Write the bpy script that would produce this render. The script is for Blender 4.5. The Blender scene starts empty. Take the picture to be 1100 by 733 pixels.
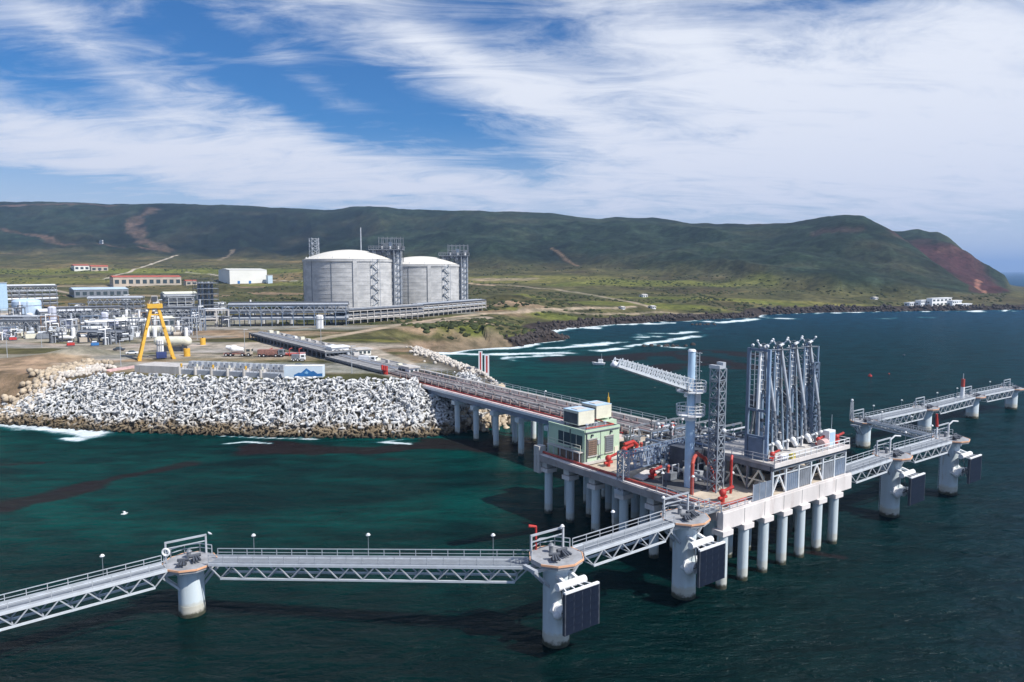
import bpy, math, random
import numpy as np
from math import radians, sin, cos, pi
from mathutils import Vector, Matrix
random.seed(7); rng = np.random.default_rng(7)
scene = bpy.context.scene
COL = scene.collection

# ------------------------------------------------------------------ camera, sky, sun, exposure
H = 45.0; F = 780.0; CX, CY, HY = 550.0, 366.5, 291.0      # camera height and focal length in photo pixels
PITCH = math.atan((CY-HY)/F)
cam = bpy.data.objects.new("camera", bpy.data.cameras.new("camera"))
COL.objects.link(cam); scene.camera = cam
cam.location = (0, 0, H); cam.rotation_euler = (pi/2-PITCH, 0, 0)
cam.data.sensor_width = 36; cam.data.lens = 36*F/1100.0
cam.data.clip_start = 0.5; cam.data.clip_end = 120000
SUN_AZ = radians(-30); SUN_EL = radians(48)                  # azimuth measured from +X
sunv = Vector((cos(SUN_EL)*cos(SUN_AZ), cos(SUN_EL)*sin(SUN_AZ), sin(SUN_EL)))
sl = bpy.data.lights.new("sun", 'SUN'); sl.energy = 5.0; sl.angle = radians(0.5); sl.color = (1.0, 0.955, 0.89)
so = bpy.data.objects.new("sun", sl); COL.objects.link(so)
so.rotation_euler = sunv.to_track_quat('Z', 'Y').to_euler(); so.location = (200, -100, 300)
scene.view_settings.view_transform = 'Standard'; scene.view_settings.look = 'None'
scene.view_settings.exposure = 0.28; scene.view_settings.gamma = 1.0
scene.cycles.volume_bounces = 0; scene.cycles.max_bounces = 6; scene.cycles.volume_step_rate = 10
scene.cycles.transparent_max_bounces = 8

class NT:
    """tiny node helper"""
    def __init__(s, tree): s.t = tree; s.n = tree.nodes; s.l = tree.links
    def new(s, typ, **kw):
        n = s.n.new(typ)
        for k, v in kw.items(): setattr(n, k, v)
        return n
    def val(s, a, sock):
        if isinstance(a, (int, float)): sock.default_value = a
        elif isinstance(a, (tuple, list)): sock.default_value = tuple(a)+((1,) if len(a) == 3 and len(sock.default_value) == 4 else ())
        else: s.l.new(a, sock)
    def m(s, op, a, b=0.0, c=None, clamp=False):
        n = s.new('ShaderNodeMath', operation=op); n.use_clamp = clamp
        s.val(a, n.inputs[0]); s.val(b, n.inputs[1])
        if c is not None: s.val(c, n.inputs[2])
        return n.outputs[0]
    def mix(s, f, a, b, blend='MIX'):
        n = s.new('ShaderNodeMix', data_type='RGBA', blend_type=blend)
        s.val(f, n.inputs[0]); s.val(a, n.inputs[6]); s.val(b, n.inputs[7]); return n.outputs[2]
    def noise(s, vec, scale, detail=4, rough=0.55, dist=0.0):
        n = s.new('ShaderNodeTexNoise'); s.l.new(vec, n.inputs['Vector'])
        n.inputs['Scale'].default_value = scale; n.inputs['Detail'].default_value = detail
        n.inputs['Roughness'].default_value = rough; n.inputs['Distortion'].default_value = dist
        return n.outputs['Fac']
    def ramp(s, fac, stops):
        n = s.new('ShaderNodeValToRGB'); s.l.new(fac, n.inputs[0]); e = n.color_ramp.elements
        while len(e) < len(stops): e.new(0.5)
        for el, (p, c) in zip(e, stops):
            el.position = p; el.color = (c, c, c, 1) if isinstance(c, (int, float)) else tuple(c)+(1,)
        return n.outputs[0]
    def step(s, x, a, b):
        n = s.new('ShaderNodeMapRange', interpolation_type='SMOOTHSTEP'); s.val(x, n.inputs[0])
        n.inputs[1].default_value = a; n.inputs[2].default_value = b; return n.outputs[0]

# world: Nishita sky with procedural cirrus
world = bpy.data.worlds.new("World"); scene.world = world; world.use_nodes = True
w = NT(world.node_tree); w.n.clear()
sky = w.new('ShaderNodeTexSky', sky_type='NISHITA'); sky.sun_disc = False
sky.sun_elevation = SUN_EL; sky.sun_rotation = pi/2-SUN_AZ
sky.air_density = 1.15; sky.dust_density = 0.25; sky.ozone_density = 3.5; sky.altitude = 50
tc = w.new('ShaderNodeTexCoord'); sep = w.new('ShaderNodeSeparateXYZ'); w.l.new(tc.outputs['Generated'], sep.inputs[0])
dx, dy, dz = sep.outputs
az = w.m('ARCTAN2', dx, dy); el = w.m('ARCSINE', dz)
zc = w.m('ADD', w.m('MAXIMUM', dz, 0.0), 0.16)
comb = w.new('ShaderNodeCombineXYZ'); w.l.new(w.m('DIVIDE', dx, zc), comb.inputs[0]); w.l.new(w.m('DIVIDE', dy, zc), comb.inputs[1])
mp = w.new('ShaderNodeMapping'); w.l.new(comb.outputs[0], mp.inputs[0])
mp.inputs['Rotation'].default_value = (0, 0, radians(-47)); mp.inputs['Scale'].default_value = (0.9, 2.1, 1)
mp2 = w.new('ShaderNodeMapping'); w.l.new(comb.outputs[0], mp2.inputs[0])
mp2.inputs['Rotation'].default_value = (0, 0, radians(-60)); mp2.inputs['Scale'].default_value = (0.8, 1.5, 1); mp2.inputs['Location'].default_value = (3.1, 1.7, 0)
n1 = w.noise(mp.outputs[0], 1.9, 11, 0.68, 1.6)
n2 = w.noise(mp2.outputs[0], 1.5, 9, 0.64, 1.2)
nsum = w.m('ADD', w.m('MULTIPLY', n1, 0.62), w.m('MULTIPLY', n2, 0.38))
def pxdir(x, y):                                            # direction seen at a photo pixel, as azimuth and elevation
    u = (x-CX)/F; v = (CY-y)/F
    d = Vector((u, cos(PITCH)+v*sin(PITCH), -sin(PITCH)+v*cos(PITCH))).normalized()
    return math.atan2(d.x, d.y), math.asin(d.z)
# broad open lanes (-) and thick banks (+) of the cirrus: x, y, half-length, half-height, tilt, weight
banks = [(265,70,95,16,30,-.13),(215,30,70,12,34,-.12),(395,95,95,20,28,-.17),(500,130,90,20,22,-.15),(545,20,120,18,4,-.15),(340,120,70,12,22,-.09),(555,178,60,9,8,-.10),(420,150,50,9,14,-.07),
         (130,15,110,14,26,-.13),(30,85,50,22,12,-.18),(20,190,90,10,3,-.12),(900,0,120,9,0,-.14),(640,70,50,8,20,-.06),(130,150,230,40,8,.17),(90,50,60,9,32,.09),(250,64,26,4,2,.15),
         (880,120,260,80,10,.22),(540,85,150,14,26,.12),(360,188,260,22,2,.15),(900,190,260,50,0,.12),(700,35,120,20,26,.12),(1050,60,70,60,0,.10),(470,55,60,9,20,.08),(300,150,60,8,12,.06)]
den = nsum
for (x, y, rx, ry, tilt, wt) in banks:
    a0, e0 = pxdir(x, y); ra, re = rx/F*1.25, ry/F*1.25; c_, s_ = cos(radians(tilt)), sin(radians(tilt))
    da = w.m('SUBTRACT', az, a0); de = w.m('SUBTRACT', el, e0)
    p_ = w.m('DIVIDE', w.m('SUBTRACT', w.m('MULTIPLY', da, c_), w.m('MULTIPLY', de, s_)), ra)
    q_ = w.m('DIVIDE', w.m('ADD', w.m('MULTIPLY', da, s_), w.m('MULTIPLY', de, c_)), re)
    r2 = w.m('ADD', w.m('MULTIPLY', p_, p_), w.m('MULTIPLY', q_, q_))
    den = w.m('ADD', den, w.m('MULTIPLY', w.m('EXPONENT', w.m('MULTIPLY', r2, -1.0)), wt))
cl = w.m('POWER', w.step(den, 0.34, 0.80), 0.95)
cl = w.m('MULTIPLY', cl, 0.97)
low = w.step(el, 0.20, -0.01)                               # thin veil near the horizon
cl = w.m('MAXIMUM', cl, w.m('MULTIPLY', low, 0.88))
cloudcol = w.mix(w.step(el, 0.0, 0.30), (7.7, 8.1, 9.5), (9.0, 9.4, 10.3))
skyc = w.mix(1.0, sky.outputs[0], (0.27, 0.64, 1.04), 'MULTIPLY')
col = w.mix(cl, skyc, cloudcol)
bg = w.new('ShaderNodeBackground'); w.l.new(col, bg.inputs[0]); bg.inputs[1].default_value = 0.08
wo = w.new('ShaderNodeOutputWorld'); w.l.new(bg.outputs[0], wo.inputs[0])

# ------------------------------------------------------------------ measuring helpers
SP, CP = sin(PITCH), cos(PITCH)
def P(x, y, z=0.0):                                         # world point at height z seen at a photo pixel
    u = (x-CX)/F; v = (CY-y)/F
    b = CP+v*SP; c = -SP+v*CP; t = (z-H)/c
    return (u*t, b*t)
def ZY(y, Y):                                               # height seen at photo row y at forward distance Y
    v = (CY-y)/F; return H+(-SP+v*CP)*Y/(CP+v*SP)
A = (0.8055, 0.5926); N = (-0.5926, 0.8055); O0 = (29.1, 99.2); ROT = math.atan2(A[1], A[0])
def W(s, t, z=0.0): return (O0[0]+s*A[0]+t*N[0], O0[1]+s*A[1]+t*N[1], z)   # berth frame: s along the berth, t towards the shore

# ------------------------------------------------------------------ materials
MATS = {}
def mat(name, col, rough=0.6, metal=0.0, var=0.25, scale=0.6, bump=0.0, spec=0.5, dirt=None, dirtamt=0.5, streak=False, bscale=None, world_co=False):
    if name in MATS: return MATS[name]
    m_ = bpy.data.materials.new(name); m_.use_nodes = True; t = NT(m_.node_tree); t.n.clear()
    out = t.new('ShaderNodeOutputMaterial'); bs = t.new('ShaderNodeBsdfPrincipled'); t.l.new(bs.outputs[0], out.inputs[0])
    if world_co:
        g = t.new('ShaderNodeNewGeometry'); co = g.outputs['Position']
    else:
        tcn = t.new('ShaderNodeTexCoord'); co = tcn.outputs['Object']
    if streak:
        mpn = t.new('ShaderNodeMapping'); t.l.new(co, mpn.inputs[0]); mpn.inputs['Scale'].default_value = (1, 1, 0.18); co2 = mpn.outputs[0]
    else: co2 = co
    nf = t.noise(co2, scale, 5, 0.6)
    dark = tuple(c*(1-var) for c in col); light = tuple(min(1, c*(1+var*0.6)) for c in col)
    c = t.mix(t.step(nf, 0.3, 0.7), dark, light)
    if dirt:
        nd = t.noise(co2, scale*2.3, 6, 0.7)
        c = t.mix(t.m('MULTIPLY', t.step(nd, 0.52, 0.72), dirtamt), c, dirt)
    t.l.new(c, bs.inputs['Base Color'])
    bs.inputs['Roughness'].default_value = rough; bs.inputs['Metallic'].default_value = metal
    bs.inputs['Specular IOR Level'].default_value = spec
    if bump:
        b = t.new('ShaderNodeBump'); b.inputs['Strength'].default_value = bump; b.inputs['Distance'].default_value = 0.2
        t.l.new(t.noise(co, bscale or scale*5, 5, 0.65), b.inputs['Height']); t.l.new(b.outputs[0], bs.inputs['Normal'])
    MATS[name] = m_; return m_
conc = mat('pale_concrete', (0.50, 0.48, 0.46), 0.85, var=0.18, scale=0.35, bump=0.2, dirt=(0.24, 0.20, 0.16), dirtamt=0.45, streak=True)
conc_w = mat('white_concrete', (0.66, 0.62, 0.60), 0.85, var=0.14, scale=0.3, bump=0.15, dirt=(0.36, 0.27, 0.24), dirtamt=0.4, streak=True)
conc_d = mat('grey_concrete', (0.27, 0.27, 0.27), 0.9, var=0.22, scale=0.4, bump=0.25, dirt=(0.13, 0.12, 0.11), dirtamt=0.5)
deckm = mat('sandy_deck', (0.50, 0.43, 0.34), 0.9, var=0.25, scale=0.3, dirt=(0.22, 0.18, 0.15), dirtamt=0.6)
asph = mat('asphalt', (0.10, 0.10, 0.105), 0.92, var=0.3, scale=0.25, dirt=(0.2, 0.18, 0.16), dirtamt=0.4)
galv = mat('galvanised_steel', (0.46, 0.49, 0.53), 0.5, 0.25, var=0.15, scale=0.8)
white = mat('white_paint', (0.78, 0.79, 0.80), 0.5, var=0.08, scale=0.5, dirt=(0.45, 0.40, 0.35), dirtamt=0.3)
cream = mat('cream_paint', (0.70, 0.68, 0.56), 0.55, var=0.1, scale=0.5, dirt=(0.40, 0.36, 0.28), dirtamt=0.3)
blueg = mat('blue_grey_paint', (0.15, 0.20, 0.28), 0.45, var=0.15, scale=0.8)
paleb = mat('pale_blue_paint', (0.42, 0.58, 0.74), 0.42, var=0.1, scale=0.6, dirt=(0.6, 0.68, 0.75), dirtamt=0.4)
dgrey = mat('dark_steel', (0.07, 0.08, 0.10), 0.55, 0.2, var=0.3, scale=0.8)
mgrey = mat('mid_grey_steel', (0.20, 0.22, 0.25), 0.55, 0.15, var=0.25, scale=0.6)
black = mat('black_rubber', (0.018, 0.02, 0.025), 0.7, var=0.3)
red = mat('red_paint', (0.46, 0.035, 0.028), 0.55, var=0.25, scale=1.5, dirt=(.16,.05,.04), dirtamt=.5)
dred = mat('weathered_red_paint', (0.42, 0.07, 0.05), 0.6, var=0.3, scale=1.2)
pink = mat('faded_pink_paint', (0.62, 0.42, 0.40), 0.7, var=0.3, scale=0.5)
green = mat('pale_green_cladding', (0.46, 0.59, 0.44), 0.65, var=0.08, scale=0.5, dirt=(0.34, 0.38, 0.28), dirtamt=0.3, streak=True)
brown = mat('brown_louvre', (0.22, 0.15, 0.11), 0.7, var=0.3, scale=1.5)
glass = mat('dark_glass', (0.05, 0.07, 0.08), 0.15, var=0.1)
yellow = mat('yellow_paint', (0.72, 0.42, 0.05), 0.5, var=0.15, scale=0.8, dirt=(0.4, 0.22, 0.06), dirtamt=0.5)
orange = mat('orange_edge', (0.75, 0.42, 0.25), 0.6, var=0.15)
navy = mat('navy_fender_face', (0.010, 0.016, 0.034), 0.38, var=0.4, scale=0.6, dirt=(0.14, 0.17, 0.21), dirtamt=0.5, streak=True)
redroof = mat('red_roof', (0.42, 0.10, 0.06), 0.8, var=0.2, scale=0.2)
bluepaint = mat('blue_paint', (0.03, 0.16, 0.42), 0.5, var=0.15)
wood = mat('sandstone_rock', (0.42, 0.34, 0.25), 0.95, var=0.4, scale=0.5, bump=0.5)

# ------------------------------------------------------------------ mesh builder and object helpers
class MB:
    def __init__(s): s.v = []; s.f = []
    def quadbox(s, c):                                      # 8 corners: bottom ring then top ring
        i = len(s.v); s.v += [tuple(p) for p in c]
        s.f += [(i+3, i+2, i+1, i), (i+4, i+5, i+6, i+7), (i, i+1, i+5, i+4), (i+1, i+2, i+6, i+5), (i+2, i+3, i+7, i+6), (i+3, i, i+4, i+7)]
        return s
    def box(s, x0, x1, y0, y1, z0, z1):
        return s.quadbox([(x0, y0, z0), (x1, y0, z0), (x1, y1, z0), (x0, y1, z0), (x0, y0, z1), (x1, y0, z1), (x1, y1, z1), (x0, y1, z1)])
    def beam(s, p, q, w_=0.2, h_=None):
        p = Vector(p); q = Vector(q); h_ = h_ or w_; d = (q-p).normalized()
        up = Vector((0, 0, 1)) if abs(d.z) < 0.95 else Vector((0, 1, 0))
        a = d.cross(up).normalized()*w_/2; b = a.cross(d).normalized()*h_/2
        return s.quadbox([p-a-b, p+a-b, q+a-b, q-a-b, p-a+b, p+a+b, q+a+b, q-a+b])
    def tube(s, p, q, r, n=10, r2=None, cap=True):
        p = Vector(p); q = Vector(q); r2 = r if r2 is None else r2; d = (q-p).normalized()
        up = Vector((0, 0, 1)) if abs(d.z) < 0.95 else Vector((0, 1, 0))
        a = d.cross(up).normalized(); b = a.cross(d).normalized(); i = len(s.v)
        for k in range(n):
            t = 2*pi*k/n; e = a*cos(t)+b*sin(t); s.v.append(tuple(p+e*r)); s.v.append(tuple(q+e*r2))
        for k in range(n):
            j = (k+1) % n; s.f.append((i+2*k, i+2*k+1, i+2*j+1, i+2*j))
        if cap:
            s.f.append(tuple(i+2*k for k in range(n))); s.f.append(tuple(i+2*k+1 for k in reversed(range(n))))
        return s
    def path(s, pts, r, n=8):
        for a, b in zip(pts, pts[1:]): s.tube(a, b, r, n)
        for p in pts[1:-1]: s.ball(p, r*1.02, 6, 4)
        return s
    def ball(s, c, r, nu=10, nv=6, sz=1.0, v0=-pi/2, v1=pi/2):
        i = len(s.v); c = Vector(c)
        for a in range(nv+1):
            th = v0+(v1-v0)*a/nv
            for b in range(nu):
                ph = 2*pi*b/nu; s.v.append((c.x+r*cos(th)*cos(ph), c.y+r*cos(th)*sin(ph), c.z+r*sz*sin(th)))
        for a in range(nv):
            for b in range(nu):
                j = (b+1) % nu; s.f.append((i+a*nu+b, i+a*nu+j, i+(a+1)*nu+j, i+(a+1)*nu+b))
        return s
    def prism(s, poly, z0, z1):
        i = len(s.v); n = len(poly); s.v += [(x, y, z0) for x, y in poly]+[(x, y, z1) for x, y in poly]
        s.f.append(tuple(i+k for k in reversed(range(n)))); s.f.append(tuple(i+n+k for k in range(n)))
        for k in range(n):
            j = (k+1) % n; s.f.append((i+k, i+j, i+n+j, i+n+k))
        return s
    def gable(s, x0, x1, y0, y1, z0, z1):                   # ridge along x
        ym = (y0+y1)/2; i = len(s.v)
        s.v += [(x0, y0, z0), (x1, y0, z0), (x1, y1, z0), (x0, y1, z0), (x0, ym, z1), (x1, ym, z1)]
        s.f += [(i+3, i+2, i+1, i), (i, i+1, i+5, i+4), (i+2, i+3, i+4, i+5), (i, i+4, i+3), (i+1, i+2, i+5)]
        return s
    def mesh(s, name, m_, smooth=False, bevel=0):
        me = bpy.data.meshes.new(name); me.from_pydata(s.v, [], s.f); me.materials.append(m_)
        if smooth:
            me.polygons.foreach_set('use_smooth', [len(p.vertices) <= 4 for p in me.polygons])
            try: me.set_sharp_from_angle(angle=radians(40))
            except Exception: pass
        me.update(); return me
    def build(s, name, m_, parent=None, loc=(0, 0, 0), rz=0, smooth=False, kind=None, bevel=0):
        o = bpy.data.objects.new(name, s.mesh(name, m_, smooth)); COL.objects.link(o)
        o.location = loc; o.rotation_euler = (0, 0, rz)
        if parent: o.parent = parent
        if kind: o['kind'] = kind
        if bevel:
            b = o.modifiers.new('bevel', 'BEVEL'); b.width = bevel; b.segments = 2; b.limit_method = 'ANGLE'
        return o
def inst(me, name, parent=None, loc=(0, 0, 0), rot=(0, 0, 0), sc=None):
    o = bpy.data.objects.new(name, me); COL.objects.link(o); o.location = loc; o.rotation_euler = rot
    if sc: o.scale = sc
    if parent: o.parent = parent
    return o
def thing(name, label, cat, loc=(0, 0, 0), rz=0.0, group=None):
    o = bpy.data.objects.new(name, None); COL.objects.link(o); o.location = loc; o.rotation_euler = (0, 0, rz)
    o['label'] = label; o['category'] = cat
    if group: o['group'] = group
    return o
def tag(o, label, cat, group=None):
    o['label'] = label; o['category'] = cat
    if group: o['group'] = group
    return o
def dup(root, loc, rz=None, label=None, group=None):
    def cp(o, par):
        c = o.copy(); COL.objects.link(c)
        if par: c.parent = par
        for ch in kids.get(o.name, ()): cp(ch, c)
        return c
    kids = {}
    for o in list(root.children_recursive): kids.setdefault(o.parent.name, []).append(o)
    r = cp(root, None); r.location = loc
    if rz is not None: r.rotation_euler[2] = rz
    if label: r['label'] = label
    if group: r['group'] = group
    return r

# ------------------------------------------------------------------ value noise
def hash2(ix, iy, seed):
    n = (ix.astype(np.int64)*374761393+iy.astype(np.int64)*668265263+seed*144665) & 0xffffffff
    n = ((n ^ (n >> 13))*1274126177) & 0xffffffff
    return ((n ^ (n >> 16)) & 0xffff)/65535.0
def vnoise(x, y, seed=0):
    ix = np.floor(x); iy = np.floor(y); fx = x-ix; fy = y-iy; fx = fx*fx*(3-2*fx); fy = fy*fy*(3-2*fy)
    a = hash2(ix, iy, seed); b = hash2(ix+1, iy, seed); c = hash2(ix, iy+1, seed); d = hash2(ix+1, iy+1, seed)
    return (a*(1-fx)+b*fx)*(1-fy)+(c*(1-fx)+d*fx)*fy
def fbm(x, y, s, oct_=5, seed=0, ridged=False):
    x = x/s; y = y/s; t = 0; a = 0.5; tot = 0
    for k in range(oct_):
        n = vnoise(x, y, seed+k*17)
        if ridged: n = 1-np.abs(2*n-1)
        t = t+a*n; tot += a; a *= 0.5; x = x*2.03+13.1; y = y*2.03+7.7
    return t/tot
def seg_dist(X, Y, pts, closed=False):
    best = np.full(X.shape, 1e9); idx = np.zeros(X.shape, int)
    n = len(pts); rg = n if closed else n-1
    for i in range(rg):
        ax, ay = pts[i]; bx, by = pts[(i+1) % n]; ex, ey = bx-ax, by-ay; L2 = ex*ex+ey*ey+1e-9
        t = np.clip(((X-ax)*ex+(Y-ay)*ey)/L2, 0, 1); d = np.hypot(X-ax-t*ex, Y-ay-t*ey)
        k = d < best; best[k] = d[k]; idx[k] = i
    return best, idx
def inside(X, Y, pts):
    c = np.zeros(X.shape, bool); n = len(pts)
    for i in range(n):
        x0, y0 = pts[i]; x1, y1 = pts[(i+1) % n]
        if y0 == y1: continue
        k = ((y0 > Y) != (y1 > Y)) & (X < (x1-x0)*(Y-y0)/(y1-y0)+x0); c ^= k
    return c
def smooth(x, a, b): t = np.clip((x-a)/(b-a), 0, 1); return t*t*(3-2*t)

# ------------------------------------------------------------------ coast and terrain
# (x, y, rise width w): w = horizontal distance over which the coast climbs to the plain
coast = [(-900, 330, 18), (-400, 262, 18), (-220, 226, 18), P(0,455)+(17,), P(100,462)+(17,), P(300,469)+(17,), (-25,193.6,17), (-17,198,16), (-8,207,15), (2,219,14),
         (5,230,13), (0,244,12), (-9,265,12), (-22,298,12), (-36,332,12), (-49,368,26), (-47,402,30), P(485,379)+(30,), P(505,376)+(25,), P(530,374)+(16,), P(552,373)+(10,),
         P(575,369)+(8,), P(603,366)+(8,), P(597,362)+(8,), P(585,360)+(9,), P(576,357)+(9,), P(588,354)+(9,), P(610,352)+(9,), P(640,350.5)+(9,), P(655,348.5)+(9,), P(690,347.5)+(9,), P(700,346)+(9,),
         P(740,345)+(10,), P(752,343.2)+(10,), P(790,342)+(10,), P(812,341)+(10,), P(818,338.5)+(10,), P(850,336.8)+(10,), P(880,336)+(10,), P(930,335)+(10,), P(970,334.3)+(10,),
         P(1010,334)+(10,), P(1060,333.4)+(10,), P(1100,332.5)+(10,), P(1140,331)+(12,), (780,1030,20), (975,1290,25), (1250,1660,30), (1350,2200,60), (1100,3000,60), (500,4200,60), (-500,5600,60), (-4500,6000,60), (-6000,400,60), (-2500,330,20)]
CP_ = [(a, b) for a, b, c in coast]; CWID = np.array([c for a, b, c in coast], float)
# profiles by view azimuth (photo column): five (distance, height) stations from the coastal plain to the ridge
prof = {-400: [(700,12),(1100,30),(1900,100),(2400,200),(2900,305)],
        0:   [(640,12),(1050,26),(1800,88),(2300,180),(2800,0)],
        160: [(640,12),(1050,26),(1700,78),(2200,170),(2700,0)],
        330: [(650,12),(1050,25),(1600,68),(2100,160),(2600,0)],
        500: [(690,12),(950,22),(1350,50),(1800,130),(2350,0)],
        650: [(690,12),(900,20),(1250,48),(1700,120),(2150,0)],
        800: [(765,11),(850,14),(1010,26),(1400,90),(1800,0)],
        900: [(815,9),(860,11),(930,15),(1200,75),(1500,0)],
        955: [(830,9),(870,11),(930,14),(1140,66),(1380,0)],
        1003:[(835,8),(880,10),(930,14),(1080,40),(1180,0)],
        1045:[(840,8),(870,9),(910,12),(980,18),(1030,0)],
        1075:[(845,8),(860,9),(880,10),(900,11),(930,10)],
        1300:[(845,6),(860,6),(880,6),(900,6),(930,5)]}
ridge_px = [(-400,214),(0,217),(60,217),(95,218),(120,220),(160,219),(200,219),(260,221),(330,224.5),(350,226.5),(362,225.5),(378,222.5),(400,221.5),(430,225),(470,226.5),(520,227.5),(590,229.5),(620,233.5),(645,235),(660,233),(680,234.5),(700,234),(740,239.5),(800,240.5),
            (850,238.5),(880,233),(905,230.5),(925,232),(935,238),(945,243),(957,249),(980,265),(1003,282),(1024,297),(1045,309),(1062,320),(1075,324)]
ridge2_px = [(940,262),(952,252),(957,249.5),(972,249.5),(985,250.5),(1005,255),(1020,263),(1026,269),(1035,277),(1047,288),(1060,297),(1075,306),(1090,315),(1105,321),(1125,326)]
px_k = np.array(sorted(prof)); pY = np.array([[s[0] for s in prof[k]] for k in px_k], float); pZ = np.array([[s[1] for s in prof[k]] for k in px_k], float)
rx_, ry_ = np.array(ridge_px).T
for i, k in enumerate(px_k):
    if k < 1075: pZ[i, 4] = ZY(float(np.interp(k, rx_, ry_)), pY[i, 4])
KX = F/CP
def terrain_h(X, Y, detail=True):
    X = np.asarray(X, float); Y = np.asarray(Y, float); Ys = np.maximum(Y, 30.0)
    q = CX+F*X/(Ys*CP+2.0)
    q = np.clip(q, -400, 1300)
    SY = [np.interp(q, px_k, pY[:, j]) for j in range(5)]; SZ = [np.interp(q, px_k, pZ[:, j]) for j in range(5)]
    zr = H+(-SP+(CY-np.interp(q, rx_, ry_))/F*CP)*SY[4]/(CP+(CY-np.interp(q, rx_, ry_))/F*SP)
    SZ[4] = np.where(q < 1070, zr, SZ[4])
    z = np.full(X.shape, 11.5)+0*X
    z = np.where(q > 600, 11.5+(SZ[0]-11.5)*np.clip((q-600)/300, 0, 1), z)
    z = np.minimum(z, np.maximum(SZ[0], 5)+0.6)
    base = SZ[0]
    lo = np.clip(Y, SY[0], None)
    z = base+0*X
    for j in range(4):
        t = np.clip((Y-SY[j])/(SY[j+1]-SY[j]), 0, 1)
        if j == 3: t = np.sin(t*pi/2)*0.65+t*0.35
        z = z+(SZ[j+1]-SZ[j])*t
    back = np.clip((Y-SY[4])/(1800.0), 0, 1)
    z = z*(1-0.5*back)
    # second, red-scarred summit on the right
    x2, y2 = np.array(ridge2_px).T; R2 = np.interp(q, [1030, 1060, 1075, 1090, 1105, 1125], [1650, 1400, 1210, 1080, 980, 900])
    v2 = (CY-np.interp(q, x2, y2))/F; z2 = H+(-SP+v2*CP)*R2/(CP+v2*SP)
    b2 = np.interp(q, [940, 1000, 1040, 1080], [1300, 1120, 960, 850]); b2 = np.minimum(b2, R2-30); t2 = np.clip((Y-b2)/(R2-b2), 0, 1); z2 = 8+(z2-8)*(t2*0.7+0.3*np.sin(t2*pi/2))
    z2 = z2*(1-0.6*np.clip((Y-R2)/1500, 0, 1)); z2 = np.where((q > 940) & (q < 1126), z2, 0)
    z = np.maximum(z, z2)
    h0 = np.interp(q, [300, 480, 650, 800, 900, 1000], [60, 42, 40, 24, 14, 10.5]); hill = smooth((z-h0)/h0, 0, .75)
    if detail:
        g = fbm(X*0.8+Y*0.25, Y*0.35, 330, 5, 3, True); g2 = fbm(X, Y, 90, 5, 9); ridge_keep = np.clip(1-np.exp(-((Y-SY[4])/260.0)**2)*0.92, 0, 1)
        z = z+((g-0.62)*74+(g2-0.5)*24)*hill*ridge_keep
        z = z+(fbm(X, Y, 60, 4, 21)-0.5)*7*smooth(Y, 640, 1100)*(q < 1060)+(fbm(X, Y, 22, 4, 5)-0.5)*0.5
    # coast
    d, idx = seg_dist(X, Y, CP_, True); ins = inside(X, Y, CP_)
    wd = CWID[idx]
    rough = (fbm(X, Y, 14, 4, 31)-0.5) if detail else 0
    nat = (wd < 11)
    if detail: d2 = d+np.where(nat, rough*9, 0)*smooth(d, 0, 6)
    else: d2 = d
    t = np.clip(d2/wd, 0, 1); prof_c = np.where(nat, np.where(q < 800, .40, .6)*np.sqrt(np.clip(t, 0, 1))+np.where(q < 800, .60, .4)*smooth(d2, wd, 60), t)
    zl = z*prof_c-0.3
    # mounds beside the bay
    for (mx, my, mr, mh) in MOUNDS: zl = zl+mh*np.exp(-((X-mx)**2+(Y-my)**2)/(mr*mr))*(0.6+0.8*(fbm(X, Y, 25, 3, 77) if detail else 0.5))
    zo = -np.clip(d*0.35, 0, 12)-0.3
    return np.where(ins, zl, zo), d, ins, hill, q
MOUNDS = [P(548,329,14)+(22, 7), P(565,325,14)+(26, 8), P(535,326,14)+(20, 7), P(590,327,14)+(30, 4), P(244,318,14)+(16, 6), P(262,322,14)+(15, 4), P(300,318,14)+(30, 6), P(90,309,14)+(26,5),
          P(55,388,11)+(14,1.5), P(90,383,11)+(9,2.5)]
def G(x, y):                                                # first ground point seen at a photo pixel
    u = (x-CX)/F; v = (CY-y)/F; b = CP+v*SP; c = -SP+v*CP
    Yr = np.concatenate([np.arange(180, 1200, 2.0), np.arange(1200, 4500, 8.0)]); tt = Yr/b
    z = H+c*tt; h = terrain_h(u*tt, Yr, False)[0]; k = np.argmax(h >= z)
    return float(u*tt[k]), float(Yr[k]), float(h[k])
def GZ(X, Y): return float(terrain_h(np.array([X]), np.array([Y]), False)[0][0])
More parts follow.
